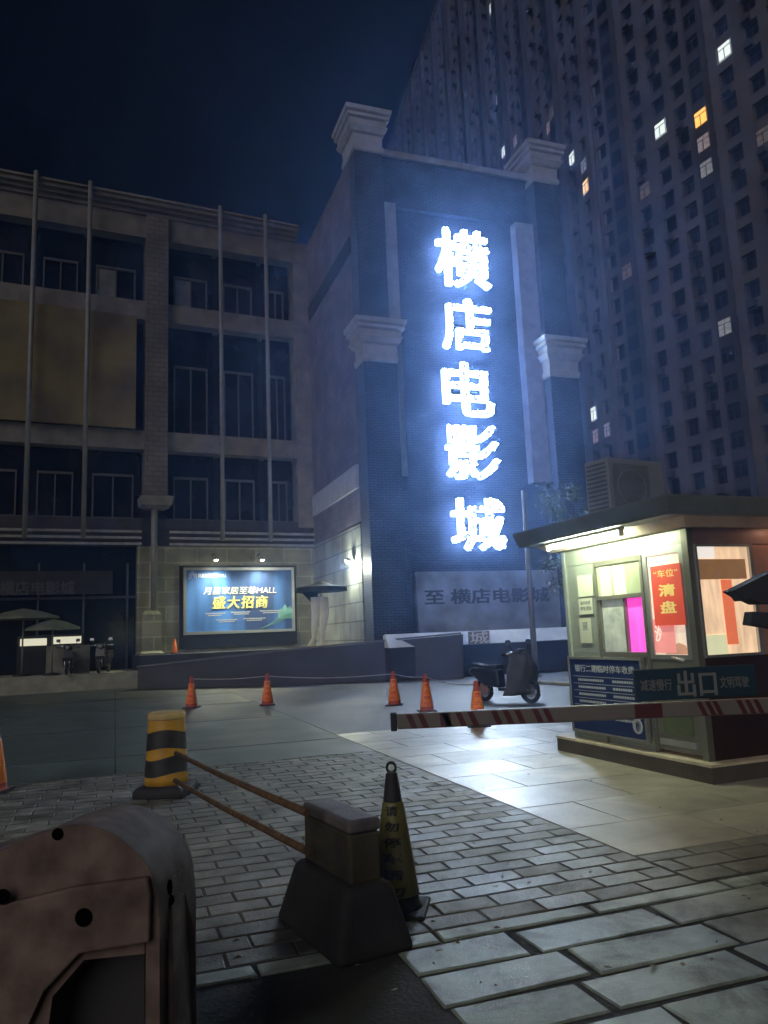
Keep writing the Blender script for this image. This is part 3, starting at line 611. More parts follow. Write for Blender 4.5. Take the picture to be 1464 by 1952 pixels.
# ------------------------------------------------------------------ high-rises
LX = mat('curtained_room', (.3, .28, .26), .6, var=.5, scale=3, emit=(.8, .6, .5), estr=.045)
def facade(tower, L, H, bay, fl, near_right, lits, FRM, recess_every=4, wname='wall', seed=1):
    rnd = random.Random(seed); z0 = 0; nb = int(L / bay); nf = int(H / fl)
    wall = MB(); wmat = M_hr
    for i in range(nb + 1):
        x = i * bay; ww = .8 if i % 2 else .55
        wall.box(x - ww, x + ww, 0, .5, 0, nf * fl + 1.2)
    for k in range(nf + 1):
        wall.box(-.3, nb * bay + .3, .03, .47, k * fl - .45, k * fl + .65)
    wall.build('wall', wmat, tower)
    MB().box(-.9, nb * bay + .9, .9, 14, 0, nf * fl + 1).build('core', wmat, tower)
    MB().box(-1, nb * bay + 1, -.25, 14.2, nf * fl + 1.2, nf * fl + 2).build('roof', wmat, tower)
    bays = MB()
    for i in range(1, nb, recess_every):
        bays.box(i * bay + .65, (i + 1) * bay - .65, -.9, .0 - .005, 2, nf * fl + .2)
    bays.build('bay', M_hr2, tower)
    led = MB()
    for i in range(nb):
        for k in range(1, nf):
            if rnd.random() < .35: led.box(i * bay + 1.0, i * bay + 1.9, -.55, -.01, k * fl - .35, k * fl + .35)
    o = led.build('air_conditioner_units', M_hr2, tower); o['kind'] = 'stuff'
    cells = []
    for i in range(nb):
        for k in range(nf):
            c = FRM.M @ Vector(((i + .5) * bay, 0, (k + .5) * fl)); v = c - O; dz = v.dot(fw); X = CX + F * v.dot(crt) / dz; Y = CY - F * v.dot(cup) / dz
            yy = -.905 if (i - 1) % recess_every == 0 else .52
            cells.append((i, k, X, Y, dz, yy))
    vis = sorted([c for c in cells if -20 < c[2] < 1490 and -20 < c[3] < 1100], key=lambda c: c[4])
    lit = {}
    for (px, py, mm) in lits:
        c = min(cells, key=lambda c: (c[2] - px) ** 2 + (c[3] - py) ** 2); lit[(c[0], c[1])] = mm
    for c in rnd.sample(vis, min(len(vis), 4)): lit.setdefault((c[0], c[1]), LX)
    parts = set((c[0], c[1]) for c in vis[:80]) | set(lit)
    rest = MB(); x0_, x1_ = (.82, bay - .66)
    me = None; mef = None
    for (i, k, X, Y, dz, yy) in cells:
        zb, zt = k * fl + .68, (k + 1) * fl - .48
        if (i, k) in parts:
            if me is None:
                o = MB().box(0, x1_ - x0_, 0, .04, 0, zt - zb).build('window', M_hrglass, tower); me = o.data
                q = MB(); W_, H_ = x1_ - x0_, zt - zb
                q.box(0, W_, -.05, -.003, 0, .07).box(0, W_, -.05, -.003, H_ - .07, H_).box(0, .07, -.05, -.003, .07, H_ - .07).box(W_ - .07, W_, -.05, -.003, .07, H_ - .07).box(W_ * .45, W_ * .45 + .07, -.05, -.003, .07, H_ * .68).box(.07, W_ - .07, -.05, -.003, H_ * .68, H_ * .68 + .07)
                fo = q.build('frame', M_hr2, o); mef = fo.data
            else:
                o = bpy.data.objects.new('window', me); COL.objects.link(o); o.parent = tower
                fo = bpy.data.objects.new('frame', mef); COL.objects.link(fo); fo.parent = o
            o.location = (i * bay + x0_, yy, zb)
            if (i, k) in lit:
                md = me.copy(); md.materials.clear(); md.materials.append(lit[(i, k)]); o.data = md
                o.location.y = -.91 if yy < 0 else -.02
        else: rest.box(i * bay + x0_, i * bay + x1_, yy, yy + .04, zb, zt)
    o = rest.build('window_panes', M_hrglass, tower); o['kind'] = 'stuff'
M_hr = mat('highrise_render', (.17, .165, .175), .85, var=.35, scale=.15, bump=0)
M_hr2 = mat('highrise_render_dark', (.10, .10, .11), .85, var=.3, scale=.2)
M_hrglass = mat('highrise_glass', (.006, .007, .009), .4, var=0)
def lm(n_, c, s): return mat(n_, (.8, .8, .8), .5, var=.5, scale=2, emit=c, estr=s)
LW = lm('lit_room_white', (.85, .95, .9), .9); LD = lm('lit_room_dim', (.6, .65, .68), .12); LO = lm('lit_room_orange', (1, .42, .06), 1.4); LY = lm('lit_room_warm', (1, .62, .28), 1.0); LP = lm('lit_room_pink', (.9, .6, .5), .12)
uB = (1182 - CX) / F; PB = Vector((uB * 92 + .9, 92, 0))
LB = 46.0; thB = 180 - 26.6
fB = Frame((PB.x, PB.y), thB)
print('B', fB.o, fB.px_y(1300, 100))
hb = thing('highrise', 'nearer high-rise flats at the right edge with a bright orange lit window', 'building', fB.o, fB.a, 'high-rise flats')
facade(hb, LB, 108, 3.15, 3.0, True, [(1391, 108, LW), (1360, 207, LO), (1258, 268, LW), (1375, 333, LW), (1368, 266, LP), (1408, 600, LD), (1347, 330, LD)], fB, 4, seed=3)
# farther block: its long front runs away behind the sign tower
thA = 180 - 12.4; LA = 120
dA = Vector((math.sin(R(thA)), math.cos(R(thA)), 0)); pA = PB - Vector((.6, 0, 0)) - dA * LA
fA_ = Frame((pA.x, pA.y), thA); HA = fA_.px_y(800, 118)[1]
print('A', fA_.o, 'H', HA)
ha = thing('highrise', 'farther high-rise slab whose roofline slopes down behind the sign tower', 'building', fA_.o, fA_.a, 'high-rise flats')
facade(ha, LA, HA, 3.0, 3.0, True, [(932, 22, LW), (804, 180, LW), (960, 185, LD), (1047, 245, LP), (985, 283, LP), (967, 300, LW), (1090, 300, LW), (1123, 372, LY), (1118, 325, LD), (1133, 800, LW), (1140, 852, LP), (1094, 768, LD), (1165, 840, LD)], fA_, 3, seed=5)

# ------------------------------------------------------------------ guard booth
cb_ = G(1357, 1452, .2); BT = Frame((cb_.x, cb_.y), 69.0)
LBt = BT.px_x(1100, 1405)[0]; WBt = 2.6
print('booth', cb_, LBt)
booth = thing('guard_booth', 'glowing parking guard booth with flat roof on a raised stone base', 'booth', BT.o, BT.a)
M_bw = mat('booth_metal', (.29, .33, .29), .35, metal=.25, var=.06, rvar=.05); M_bd = mat('booth_frame', (.2, .2, .17), .35, metal=.5, var=.1)
M_red = mat('booth_red_wall', (.03, .012, .010), .6)
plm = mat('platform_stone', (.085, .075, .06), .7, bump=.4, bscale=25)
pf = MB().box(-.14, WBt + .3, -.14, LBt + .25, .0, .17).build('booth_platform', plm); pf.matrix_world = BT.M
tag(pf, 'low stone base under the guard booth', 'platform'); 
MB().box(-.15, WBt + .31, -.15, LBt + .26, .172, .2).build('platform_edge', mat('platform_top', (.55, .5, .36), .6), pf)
bz = lambda px, py: BT.px_x(px, py, 0)      # left face -> (local y, z)
def lf(mb, px0, py0, px1, py1, t0=-.02, t1=.03):
    """box on the left face between two photo corners"""
    pxm, pym = (px0 + px1) / 2, (py0 + py1) / 2
    ya = bz(px0, pym)[0]; yb = bz(px1, pym)[0]; za = bz(pxm, py0)[1]; zb = bz(pxm, py1)[1]
    mb.box(t0, t1, ya, yb, za, zb); return ya, yb, za, zb
HT = 2.66
y_p1 = bz(1139, 1150)[0]; y_p2 = bz(1228, 1150)[0]; y_d = bz(1316, 1150)[0]
zs = bz(1170, 1246)[1]; zh = bz(1170, 1066)[1]
# walls
MB().box(-.012, .04, 0.09, LBt - .02, zh, HT).build('fascia', M_bw, booth)
MB().box(0, .04, y_p1, LBt - .06, zs, zh - .004).build('side_panel', M_bw, booth)
MB().box(0, .04, y_p2, LBt - .06, .2, zs - .004).build('wall', M_bw, booth)
for (ya, yb) in ((LBt - .06, LBt), (y_p1 - .03, y_p1 - .001), (y_p2 - .045, y_p2 - .001), (0.0, .088)):
    MB().box(-.03, .05, ya, yb, .2, HT if ya == 0 or yb == LBt else zh - .004).build('post', M_bw if yb == LBt else M_bd, booth)
MB().box(-.03, .06, y_p2, y_p1 - .032, zs - .03, zs + .02).build('sill', M_bd, booth)
MB().box(-.024, .05, y_p2, y_p1 - .032, zh - .06, zh - .005).build('rail', M_bd, booth)
# service window: fixed upper pane and sliding lower panes
wz = bz(1180, 1138)[1]
W1 = MB().box(.0, .02, y_p2, y_p1 - .032, wz + .03, zh - .062).build('window', uneven_glow(mat('frosted_green', (.26, .30, .2), .35, var=.15, emit=(.75, .9, .5), estr=0.145), (1, 5, .6), .4), booth)  # pane emission stands for the lit interior
MB().box(-.03, .05, y_p2, y_p1 - .032, wz - .02, wz + .028).build('frame', M_bd, W1)
yk = bz(1192, 1190)[0]; ypk = bz(1198, 1190)[0]
W2 = MB().box(.02, .03, yk, y_p1 - .06, zs + .022, wz - .022).build('window', uneven_glow(mat('booth_pane', (.35, .38, .35), .15, var=.3, scale=5, emit=(.8, .9, .8), estr=0.119), (1, 2, 3), .2), booth)
MB().box(-.01, .04, yk - .03, yk - .001, zs + .022, wz - .022).build('frame', M_bd, W2)
MB().box(-.01, .04, y_p1 - .058, y_p1 - .034, zs + .022, wz - .022).build('frame', M_bd, W2)
W3 = MB().box(.03, .04, y_p2 + .001, yk - .032, zs + .022, wz - .022).build('curtain', uneven_glow(mat('magenta_curtain', (.7, .1, .5), .6, var=.1, emit=(1, .08, .62), estr=0.627), (1, 9, .4)), booth)  # curtain emits to stand for booth light coming through the cloth
# door with glazed upper half
dz0, dz1 = bz(1280, 1248)[1], bz(1270, 1056)[1]
dr = MB().box(-.01, .03, .09, y_p2 - .047, .24, dz0 - .05).build('door', M_bd, booth)
fr = MB(); d0, d1 = .09, y_p2 - .047
fr.box(-.02, .035, d0, d0 + .07, dz0 - .048, dz1 + .08).box(-.02, .035, d1 - .07, d1, dz0 - .048, dz1 + .08).box(-.02, .035, d0 + .07, d1 - .07, dz1, dz1 + .08).box(-.02, .035, d0 + .07, d1 - .07, dz0 - .048, dz0)
fr.build('frame', M_steel, dr)
MB().box(.0, .012, d0 + .07, d1 - .07, dz0, dz1).build('pane', uneven_glow(mat('door_glow', (.8, .7, .6), .3, var=.2, scale=1.5, emit=(1, .72, .56), estr=0.409), (1, 2, 1.2)), dr)  # door pane emission stands for the lit room behind
MB().tube([(-.05, d0 + .1, dz0 - .06), (-.05, d0 + .28, dz0 - .03)], .018, 8).build('handle', M_steel, dr)
MB().box(-.018, -.011, .2, d1 - .1, .42, zs - .5).build('lower_panel', mat('door_green', (.09, .12, .07), .35), dr)
MB().box(-.04, -.012, .15, d1 - .05, .3, .36).build('kick_bar', M_steel, dr)
MB().prism([(-.003, bz(1270, 1246)[0], dz0 + .005), (-.003, bz(1274, 1238)[0], dz0 + .05), (-.003, bz(1283, 1229)[0], dz0 + .1), (-.003, bz(1295, 1226)[0], dz0 + .125), (-.003, bz(1307, 1230)[0], dz0 + .1), (-.003, bz(1311, 1238)[0], dz0 + .06), (-.003, bz(1313, 1246)[0], dz0 + .005)], (.002, 0, 0)).build('chair_back', mat('chair_cloth', (.4, .2, .14), .7, emit=(.8, .4, .26), estr=.3), dr)  # chair cloth emits to look lit from inside
# pink paper strips behind the door glass
ps = tag(MB().box(-.004, -.001, bz(1246, 1200)[0], bz(1286, 1200)[0], dz0 + .02, bz(1260, 1180)[1]).build('notice_paper', mat('pink_paper', (.8, .3, .3), .6, var=.2, emit=(1, .32, .3), estr=0.297)), 'pink paper sheet with white strokes inside the booth door glass below the red poster', 'poster'); ps.matrix_world = BT.M  # sheet and its ink emit in place of light from the booth
text('lettering', '沙', mat('pale_ink', (.9, .8, .75), .6, var=0, emit=(1, .8, .7), estr=0.33), ps, bz(1256, 1208)[0], bz(1256, 1208)[1], W=.1, H=.17, y=-.005, side='left', bold=.03, ext=.002)
# front face (faces the viewer): window with cream curtains
fz = lambda px, py: BT.px_y(px, py, 0)
fx_a, fz_t = fz(1333, 1042); fx_b = fz(1437, 1150)[0]; fz_b = fz(1380, 1247)[1]
MB().box(.052, WBt, -.012, .04, fz_t + .03, HT).build('front_fascia', mat('booth_pinkish', (.2, .13, .12), .45), booth)
MB().box(.052, WBt, 0, .04, .2, fz_b - .03).build('front_wall', M_red, booth)
MB().box(fx_b + .05, WBt, 0, .04, fz_b - .029, fz_t + .029).build('front_panel', mat('booth_side_panel', (.3, .17, .13), .5), booth)
fw_ = MB().box(.052, fx_b + .0, .015, .03, fz_b, fz_t).build('window', uneven_glow(mat('lit_curtain', (.85, .7, .5), .7, var=.12, scale=4, bump=.3, bscale=12, emit=(1, .66, .4), estr=0.475), (4, 4, .5)), booth)  # curtain glow stands for a lamp behind it
q = MB(); q.box(.052, fx_b + .045, -.02, .035, fz_t, fz_t + .028).box(.052, fx_b + .045, -.02, .035, fz_b - .028, fz_b).box(fx_b, fx_b + .045, -.02, .035, fz_b, fz_t).box(.051, .075, -.02, .012, fz_b, fz_t)
q.build('frame', M_steel, fw_)
xa, za = fz(1334, 1066); xb, zb = fz(1424, 1103)
MB().box(.08, xb, .0, .013, zb, za).build('board', mat('brown_board', (.3, .17, .08), .7, emit=(.5, .25, .1), estr=0.165), fw_)  # board, ribbon and cards below emit too, as if lit from inside
xa, za = fz(1376, 1105); xb, zb = fz(1401, 1228)
rxa, rxb = fz(1375, 1110)[0], fz(1395, 1110)[0]; sxa_, sxb_ = fz(1388, 1225)[0], fz(1409, 1225)[0]
MB().hexa([(sxa_, .004, zb), (sxb_, .004, zb), (sxb_, .011, zb), (sxa_, .011, zb)], [(rxa, .004, za), (rxb, .004, za), (rxb, .011, za), (rxa, .011, za)]).build('ribbon', mat('red_ribbon', (.7, .2, .1), .6, emit=(1, .22, .1), estr=0.363), fw_)
xa, za = fz(1348, 1211); xb, zb = fz(1390, 1246)
MB().box(.08, xb - .01, .0, .013, fz_b + .001, za).build('card', mat('pale_card', (.7, .75, .5), .6, emit=(.9, .9, .55), estr=0.363), fw_)
MB().box(.08, .32, .0, .013, fz(1350, 1064)[1], fz_t - .001).build('card', mat('white_card', (.8, .8, .75), .6, emit=(1, .92, .85), estr=0.462), fw_)
# unseen sides
MB().box(WBt - .04, WBt, .045, LBt - .06, .2, HT).box(.045, WBt - .045, LBt - .04, LBt, .2, HT).build('wall', M_bw, booth)
# roof
rf = MB().loft(-.52, WBt + .4, -.32, LBt + .22, [(HT, 0), (HT + .03, .02), (HT + .17, .06), (HT + .19, .06)]).build('roof', mat('roof_metal', (.12, .14, .14), .45, var=.2), booth)
MB().loft(-.14, WBt + .02, -.12, LBt + .06, [(HT - .09, 0), (HT - .002, .14)]).build('soffit', mat('soffit_paint', (.42, .36, .32), .5), booth)
# no lamp inside: emission of panes, curtains and papers stands for it
# lamp tube under the left eave
t1, t2 = D(1031, 1044, 9.75), D(1139, 1015, 8.35)
l1_, l2_ = BT.loc(t1), BT.loc(t2); ym0, ym1 = l2_.y, l1_.y; xt = -.40; zt = HT - .07
tl = thing('tube_lamp', 'bright white fluorescent tube under the left eave of the guard booth', 'lamp', BT.M @ Vector((xt, (ym0 + ym1) / 2, zt)), BT.a)
hl = (ym1 - ym0) / 2
MB().tube([(0, -hl, 0), (0, hl, 0)], .019, 12).build('tube', mat('tube_glow', (1, 1, 1), .5, var=0, emit=(.93, 1, .66), estr=112), tl)
MB().box(-.03, .03, -hl - .05, hl + .05, .035, .068).build('holder', M_white, tl)
MB().box(-.02, .02, -hl - .05, -hl - .005, -.03, .034).box(-.02, .02, hl + .005, hl + .05, -.03, .034).build('end_cap', M_white, tl)
# warm bulb seen by the roof overhang
wl = thing('door_lamp', 'small warm bulb under the front eave of the booth', 'lamp', BT.M @ Vector((1.2, -.2, HT - .02)), BT.a)
MB().lathe([(.02, -.09), (.05, -.07), (.06, -.03), (.03, 0)], 14).build('bulb', mat('warm_bulb', (1, .7, .5), .5, var=0, emit=(1, .5, .28), estr=18.5), wl)
MB().lathe([(.04, 0), (.04, .018)], 12).build('holder', M_white, wl)
# air conditioner on the booth roof
ac = thing('air_conditioner', 'grey outdoor air conditioner unit standing on the booth roof', 'air conditioner', BT.M @ Vector((.02, 1.25, HT + .19)), BT.a + R(8))
M_ac = mat('ac_paint', (.20, .22, .22), .6, var=.1)
MB().box(0, .95, 0, .4, .05, .78).build('casing', M_ac, ac, bevel=.01)
gr = MB()
for k in range(12): gr.box(-.012, -.002, .04, .36, .1 + k * .055, .12 + k * .055)
gr.build('grille', mat('grille_grey', (.09, .1, .1), .6), ac)
MB().box(.06, .68, -.01, -.001, .12, .71).build('front_panel', mat('panel_grey', (.13, .145, .145), .6), ac)
MB().tube([(.37 + .24 * math.cos(a), -.014, .42 + .22 * math.sin(a)) for a in [k * math.pi / 12 for k in range(24)]], .006, 6, closed=True).build('fan_ring', M_ac, ac)
MB().box(.05, .13, 0, .4, 0, .048).box(.82, .9, 0, .4, 0, .048).build('feet', M_dark, ac)
# papers on the left panel, poster on the door, blue notice board
def paper(label, px0, py0, px1, py1, material, name='notice_paper', lines=None, tilt=0):
    mb = MB(); ya, yb, za, zb = lf(mb, px0, py0, px1, py1, -.02, -.016); o = tag(mb.build(name, material), label, 'notice'); o.matrix_world = BT.M; return o, ya, yb, za, zb
M_pap = mat('paper', (.5, .54, .44), .6, var=.06); M_ink = mat('ink', (.08, .1, .09), .7, var=0)
for i, (a, lab) in enumerate((((1104, 1096, 1132, 1137), 'blank white paper, topmost of three sheets on the booth side panel'), ((1106, 1140, 1132, 1171), 'white paper with two lines of writing, middle of three sheets on the booth side panel'), ((1108, 1178, 1130, 1226), 'narrow white paper with faded grey patch, lowest of three on the booth panel'))):
    o, ya, yb, za, zb = paper(lab, *a, M_pap)
    if i == 1:
        text('lettering', '临时收费', M_ink, o, (ya + yb) / 2, za - .06, W=abs(yb - ya) * .7, y=-.0205, side='left', ext=.001, bold=.01)
        text('lettering', '停车须知', M_ink, o, (ya + yb) / 2, za - .13, W=abs(yb - ya) * .8, y=-.0205, side='left', ext=.001, bold=.01)
    if i == 2: MB().box(-.0225, -.0205, (ya + yb) / 2 - .05, (ya + yb) / 2 + .05, za - .05, za - .15).build('grey_patch', mat('grey_patch', (.25, .28, .24), .7, var=.5, scale=40), o)
for (a, lab) in (((1145, 1080, 1165, 1136), 'pale green sheet taped inside the upper service window, left one'), ((1170, 1077, 1192, 1134), 'pale green sheet taped inside the upper service window, right one')):
    mb = MB(); ya, yb, za, zb = lf(mb, *a, -.004, -.001); o = tag(mb.build('notice_paper', mat('green_sheet', (.6, .7, .42), .6, emit=(.8, .95, .5), estr=0.198)), lab, 'notice'); o.matrix_world = BT.M  # sheets emit to look backlit
mb = MB(); ya, yb, za, zb = lf(mb, 1248, 1076, 1306, 1192, -.03, -.026)
po = tag(mb.build('red_poster', mat('poster_red', (.62, .07, .04), .5, var=.1, emit=(1, .12, .07), estr=0.145)), 'red poster with gold Chinese characters on the glazed booth door', 'poster'); po.matrix_world = BT.M  # poster and its gold emit in place of light through the door glass
M_gold = mat('poster_gold', (.8, .6, .2), .5, var=0, emit=(1, .7, .25), estr=0.145)
yc, pwid, pht = (ya + yb) / 2, abs(yb - ya), za - zb
text('lettering', '“车位”', M_gold, po, yc, za - pht * .14, W=pwid * .8, H=pht * .13, y=-.0305, side='left', ext=.001, bold=.02)
text('lettering', '清', M_gold, po, yc, za - pht * .42, W=pwid * .52, H=pht * .19, y=-.0305, side='left', ext=.001, bold=.03)
text('lettering', '盘', M_gold, po, yc, za - pht * .70, W=pwid * .5, H=pht * .19, y=-.0305, side='left', ext=.001, bold=.03)
bl = thing('notice_board', 'blue parking fee notice board with white lettering leaning on the booth wall', 'notice board', BT.o, BT.a)
mb = MB(); ya, yb, za, zb = lf(mb, 1102, 1256, 1238, 1398, -.09, -.06)
M_blue = mat('board_blue', (.008, .022, .10), .45, var=.1)
y0_, y1_ = min(ya, yb), max(ya, yb); z1_ = bz(1170, 1257)[1]; z0_ = .32
mb.bm.free(); MB().box(-.09, -.06, y0_, y1_, z0_, z1_).build('panel', M_blue, bl)
q = MB(); q.box(-.1, -.05, y0_ - .03, y0_ - .001, z0_ - .03, z1_ + .03).box(-.1, -.05, y1_ + .001, y1_ + .03, z0_ - .03, z1_ + .03).box(-.1, -.05, y0_, y1_, z1_ + .001, z1_ + .03).box(-.1, -.05, y0_, y1_, z0_ - .03, z0_ - .001); q.build('frame', M_greysteel, bl)
ycc = (y0_ + y1_) / 2; W_ = y1_ - y0_; H_ = z1_ - z0_
M_bi = mat('board_white', (.4, .43, .47), .5, var=0)
text('lettering', '银行二期临时停车收费', M_bi, bl, ycc, z1_ - H_ * .13, W=W_ * .84, H=H_ * .10, y=-.091, side='left', ext=.002, bold=.02)
for k in range(6):
    q = MB(); q.box(-.092, -.0905, y0_ + .06, y1_ - .06, z1_ - H_ * (.24 + k * .1), z1_ - H_ * (.24 + k * .1) - .006); q.build('rule_line', M_bi, bl)
for k in range(6):
    for (a, b) in ((.12, .5), (.62, .88)):
        q = MB(); y = y1_ - W_ * a
        while y > y1_ - W_ * b: wq = random.uniform(.02, .045); q.box(-.092, -.0905, y, y - wq, z1_ - H_ * (.275 + k * .1), z1_ - H_ * (.275 + k * .1) - .028); y -= wq + .01
        q.build('small_print', M_bi, bl)
MB().lathe([(.085, 0), (.085, .003), (.06, .003), (.06, .0)], 24).xf(Matrix.Translation((-.094, y0_ + .13, z0_ + .14)) @ Matrix.Rotation(R(90), 4, 'Y')).build('round_emblem', M_bi, bl)
text('lettering', 'P', M_blue, bl, y0_ + .13, z0_ + .14, H=.07, y=-.098, side='left', ext=.002, bold=.02)

# ------------------------------------------------------------------ barrier arm with exit plate
YA = 6.05
pa, pb2 = D(757, 1375, YA), D(1500, 1343, YA)
arm = thing('barrier_arm', 'striped red and white parking barrier arm lowered across the booth', 'barrier', (pb2.x + .35, YA, 0))
x0 = pa.x - arm.location.x; x1 = pb2.x - arm.location.x; z0 = pa.z; z1 = pb2.z; hz = .058
zl = lambda x: z0 + (z1 - z0) * (x - x0) / (x1 - x0)
M_arm = mat('arm_white', (.13, .115, .1), .5, var=.15); M_armred = mat('arm_red', (.065, .009, .009), .5, var=.15)
MB().hexa([(x0, -.03, z0 - hz), (x1 + .2, -.03, z1 - hz), (x1 + .2, .03, z1 - hz), (x0, .03, z0 - hz)], [(x0, -.03, z0 + hz), (x1 + .2, -.03, z1 + hz), (x1 + .2, .03, z1 + hz), (x0, .03, z0 + hz)]).build('arm', M_arm, arm, bevel=.012)
MB().box(x0 - .05, x0 - .001, -.035, .035, z0 - .07, z0 + .065).build('end_cap', M_rubber, arm, bevel=.008)
px2x = lambda p: D(p, 1360, YA).x - arm.location.x
def stripe(a, b, sl=.05):
    xa, xb = px2x(a), px2x(b)
    st = MB(); st.hexa([(xa + sl, -.034, zl(xa) - hz + .006), (xb + sl, -.034, zl(xb) - hz + .006), (xb + sl, -.031, zl(xb) - hz + .006), (xa + sl, -.031, zl(xa) - hz + .006)], [(xa - sl, -.034, zl(xa) + hz - .006), (xb - sl, -.034, zl(xb) + hz - .006), (xb - sl, -.031, zl(xb) + hz - .006), (xa - sl, -.031, zl(xa) + hz - .006)]); st.build('stripe', M_armred, arm)
for a in (778, 800, 845, 872, 895, 940, 962, 984, 1018, 1038): stripe(a, a + 11, .022)
stripe(1208, 1260, .0)
for a in (1332, 1348, 1362, 1408, 1424, 1440): stripe(a, a + 9, .022)
stripe(838, 858, .005)
sxa, sza = px2x(1212), D(1330, 1272, YA).z; sxb = px2x(1448); szb = zl(sxa) + hz + .012
MB().hexa([(sxa, -.02, szb), (sxb, -.02, szb + .01), (sxb, .0, szb + .01), (sxa, .0, szb)], [(sxa, -.02, sza), (sxb, -.02, sza + .01), (sxb, 0, sza + .01), (sxa, 0, sza)]).build('exit_plate', mat('plate_teal', (.009, .03, .042), .4, var=.1), arm, bevel=.009)
szc = (sza + szb) / 2
M_pl = mat('plate_letter', (.15, .15, .14), .5, var=0)
text('lettering', '出口', M_pl, arm, px2x(1332), szc, W=px2x(1370) - px2x(1296), H=.19, y=-.02, bold=.03, ext=.003)
text('lettering', '减速慢行', M_pl, arm, px2x(1254), szc, W=px2x(1284) - px2x(1224), H=.085, y=-.02, bold=.015, ext=.003)
text('lettering', '文明驾驶', M_pl, arm, px2x(1404), szc, W=px2x(1431) - px2x(1376), H=.085, y=-.02, bold=.015, ext=.003)
MB().box(-.12, .22, -.2, .2, 0, 1.05).build('gate_cabinet', mat('cabinet_orange', (.4, .13, .03), .5), arm, bevel=.02)

# hooded camera at the right edge
hc = D(1460, 1140, 4.2)
cam_t = thing('gate_camera', 'black hooded gate camera seen as a silhouette at the right edge', 'camera', (hc.x + .22, hc.y, 0))
def CP(px, py): p = D(px, py, 4.2); return (p.x - cam_t.location.x, p.z)
pts = [CP(1388, 1127), (CP(1464, 1090)), CP(1530, 1075), CP(1530, 1150), CP(1440, 1152), CP(1420, 1143), CP(1412, 1146), CP(1405, 1137)]
MB().prism([(x, -.06, z) for x, z in pts], (0, .14, 0)).build('hood', M_dark, cam_t, bevel=.004)
pts = [CP(1428, 1166), CP(1530, 1172), CP(1530, 1208), CP(1424, 1191)]
MB().prism([(x, -.04, z) for x, z in pts], (0, .1, 0)).build('lens_box', M_dark, cam_t, bevel=.004)
MB().tube([(.04, 0, 0), (.04, 0, CP(1500, 1150)[1])], .045, 12).build('pole', M_dark, cam_t)
MB().box(-.1, .12, -.02, .02, CP(1460, 1180)[1], CP(1460, 1120)[1]).build('bracket', M_dark, cam_t)

# ------------------------------------------------------------------ traffic cones
M_or = mat('cone_dark_orange', (.40, .06, .03), .55); M_sl = mat('cone_sleeve', (1.0, .27, .06), .4, var=.08, scale=8); M_cr = mat('cone_red_ink', (.75, .05, .03), .5, var=0)
def make_cone(loc, label, group, ink=M_cr, sleeve=M_sl, body=M_or, basem=M_rubber, letters='禁止停车', rz=0, h=.76):
    c = thing('traffic_cone', label, 'traffic cone', loc, rz, group)
    MB().box(-.19, .19, -.19, .19, .0, .035).build('base', basem, c, bevel=.015)
    rr = lambda z: .145 + (.035 - .145) * (z - .035) / (h - .035)
    MB().lathe([(.16, .036), (rr(.05), .05), (rr(.1), .1), (rr(h - .01), h - .01), (.025, h)], 28).build('cone_body', body, c)
    z0, z1 = .11, h - .17
    sl_ = MB().lathe([(rr(z0) + .004, z0), (rr(z0) + .007, z0 + .005), (rr(z1) + .007, z1 - .005), (rr(z1) + .004, z1)], 28).build('reflective_sleeve', sleeve, c)
    k = len(letters)
    for i, ch in enumerate(letters):
        zc = z1 - (z1 - z0) * (i + .5) / k
        o = text('lettering', ch, ink, sl_, 0, 0, W=rr(zc) * 1.1, H=(z1 - z0) / k * .62, y=0, bold=.03, ext=.002, res=2)
        o.matrix_basis = Matrix.Translation((0, -rr(zc) - .009, zc)) @ Matrix.Rotation(R(-9.2), 4, 'X')
        bpy.context.view_layer.update()
        for v in o.data.vertices:       # wrap around the sleeve
            xx = v.co.x; v.co.y += rr(zc) - math.sqrt(max(1e-6, rr(zc) ** 2 - xx * xx))
    return c
def gp(x, y): p = G(x, y); return (p.x, p.y, 0)
grp = 'orange cones across the car park'
c0 = make_cone(gp(365, 1350), 'orange traffic cone, leftmost of the roped row, left of the barrel', grp)
for (x, y, lab, rz, Z) in ((510, 1345, 'orange traffic cone in front of the blue billboard, second from left in the row', .15, 0), (752, 1345, 'orange traffic cone left of the barrier arm tip at the foot of the tower', -.1, 0), (814, 1357, 'orange traffic cone just behind the tip of the barrier arm', .1, 0), (912, 1386, 'orange traffic cone half hidden by the barrier arm beside the scooter', .05, 0)):
    dup(c0, gp(x, y), rz, lab, grp)
dup(c0, gp(-13, 1512), .2, 'orange traffic cone cut off by the left edge of the photo', grp)
p_ = FA.M @ Vector((FA.px_y(333, 1240, -.9)[0], -.9, 1.15)); sc_ = dup(c0, tuple(p_), 0, 'small orange cone at the foot of the stone wall, left below the billboard', grp); sc_.scale = (.8, .8, .8)
M_ny = mat('sleeve_yellow', (.13, .12, .028), .45, var=.2, scale=10); M_bk = mat('black_ink', (.02, .02, .02), .6, var=0)
nc = make_cone(gp(757, 1738), 'black cone with a yellow sleeve and ring handle beside the concrete block', 'orange cones across the car park', ink=M_bk, sleeve=M_ny, body=M_rubber, letters='请勿停车请勿', h=.80, rz=-.15); del nc['group']; nc.scale = (.95, .95, .98)
MB().tube([(math.cos(a) * .028, 0, .825 + math.sin(a) * .03) for a in [k * math.pi / 8 for k in range(16)]], .009, 8, closed=True).build('ring_handle', M_rubber, nc)
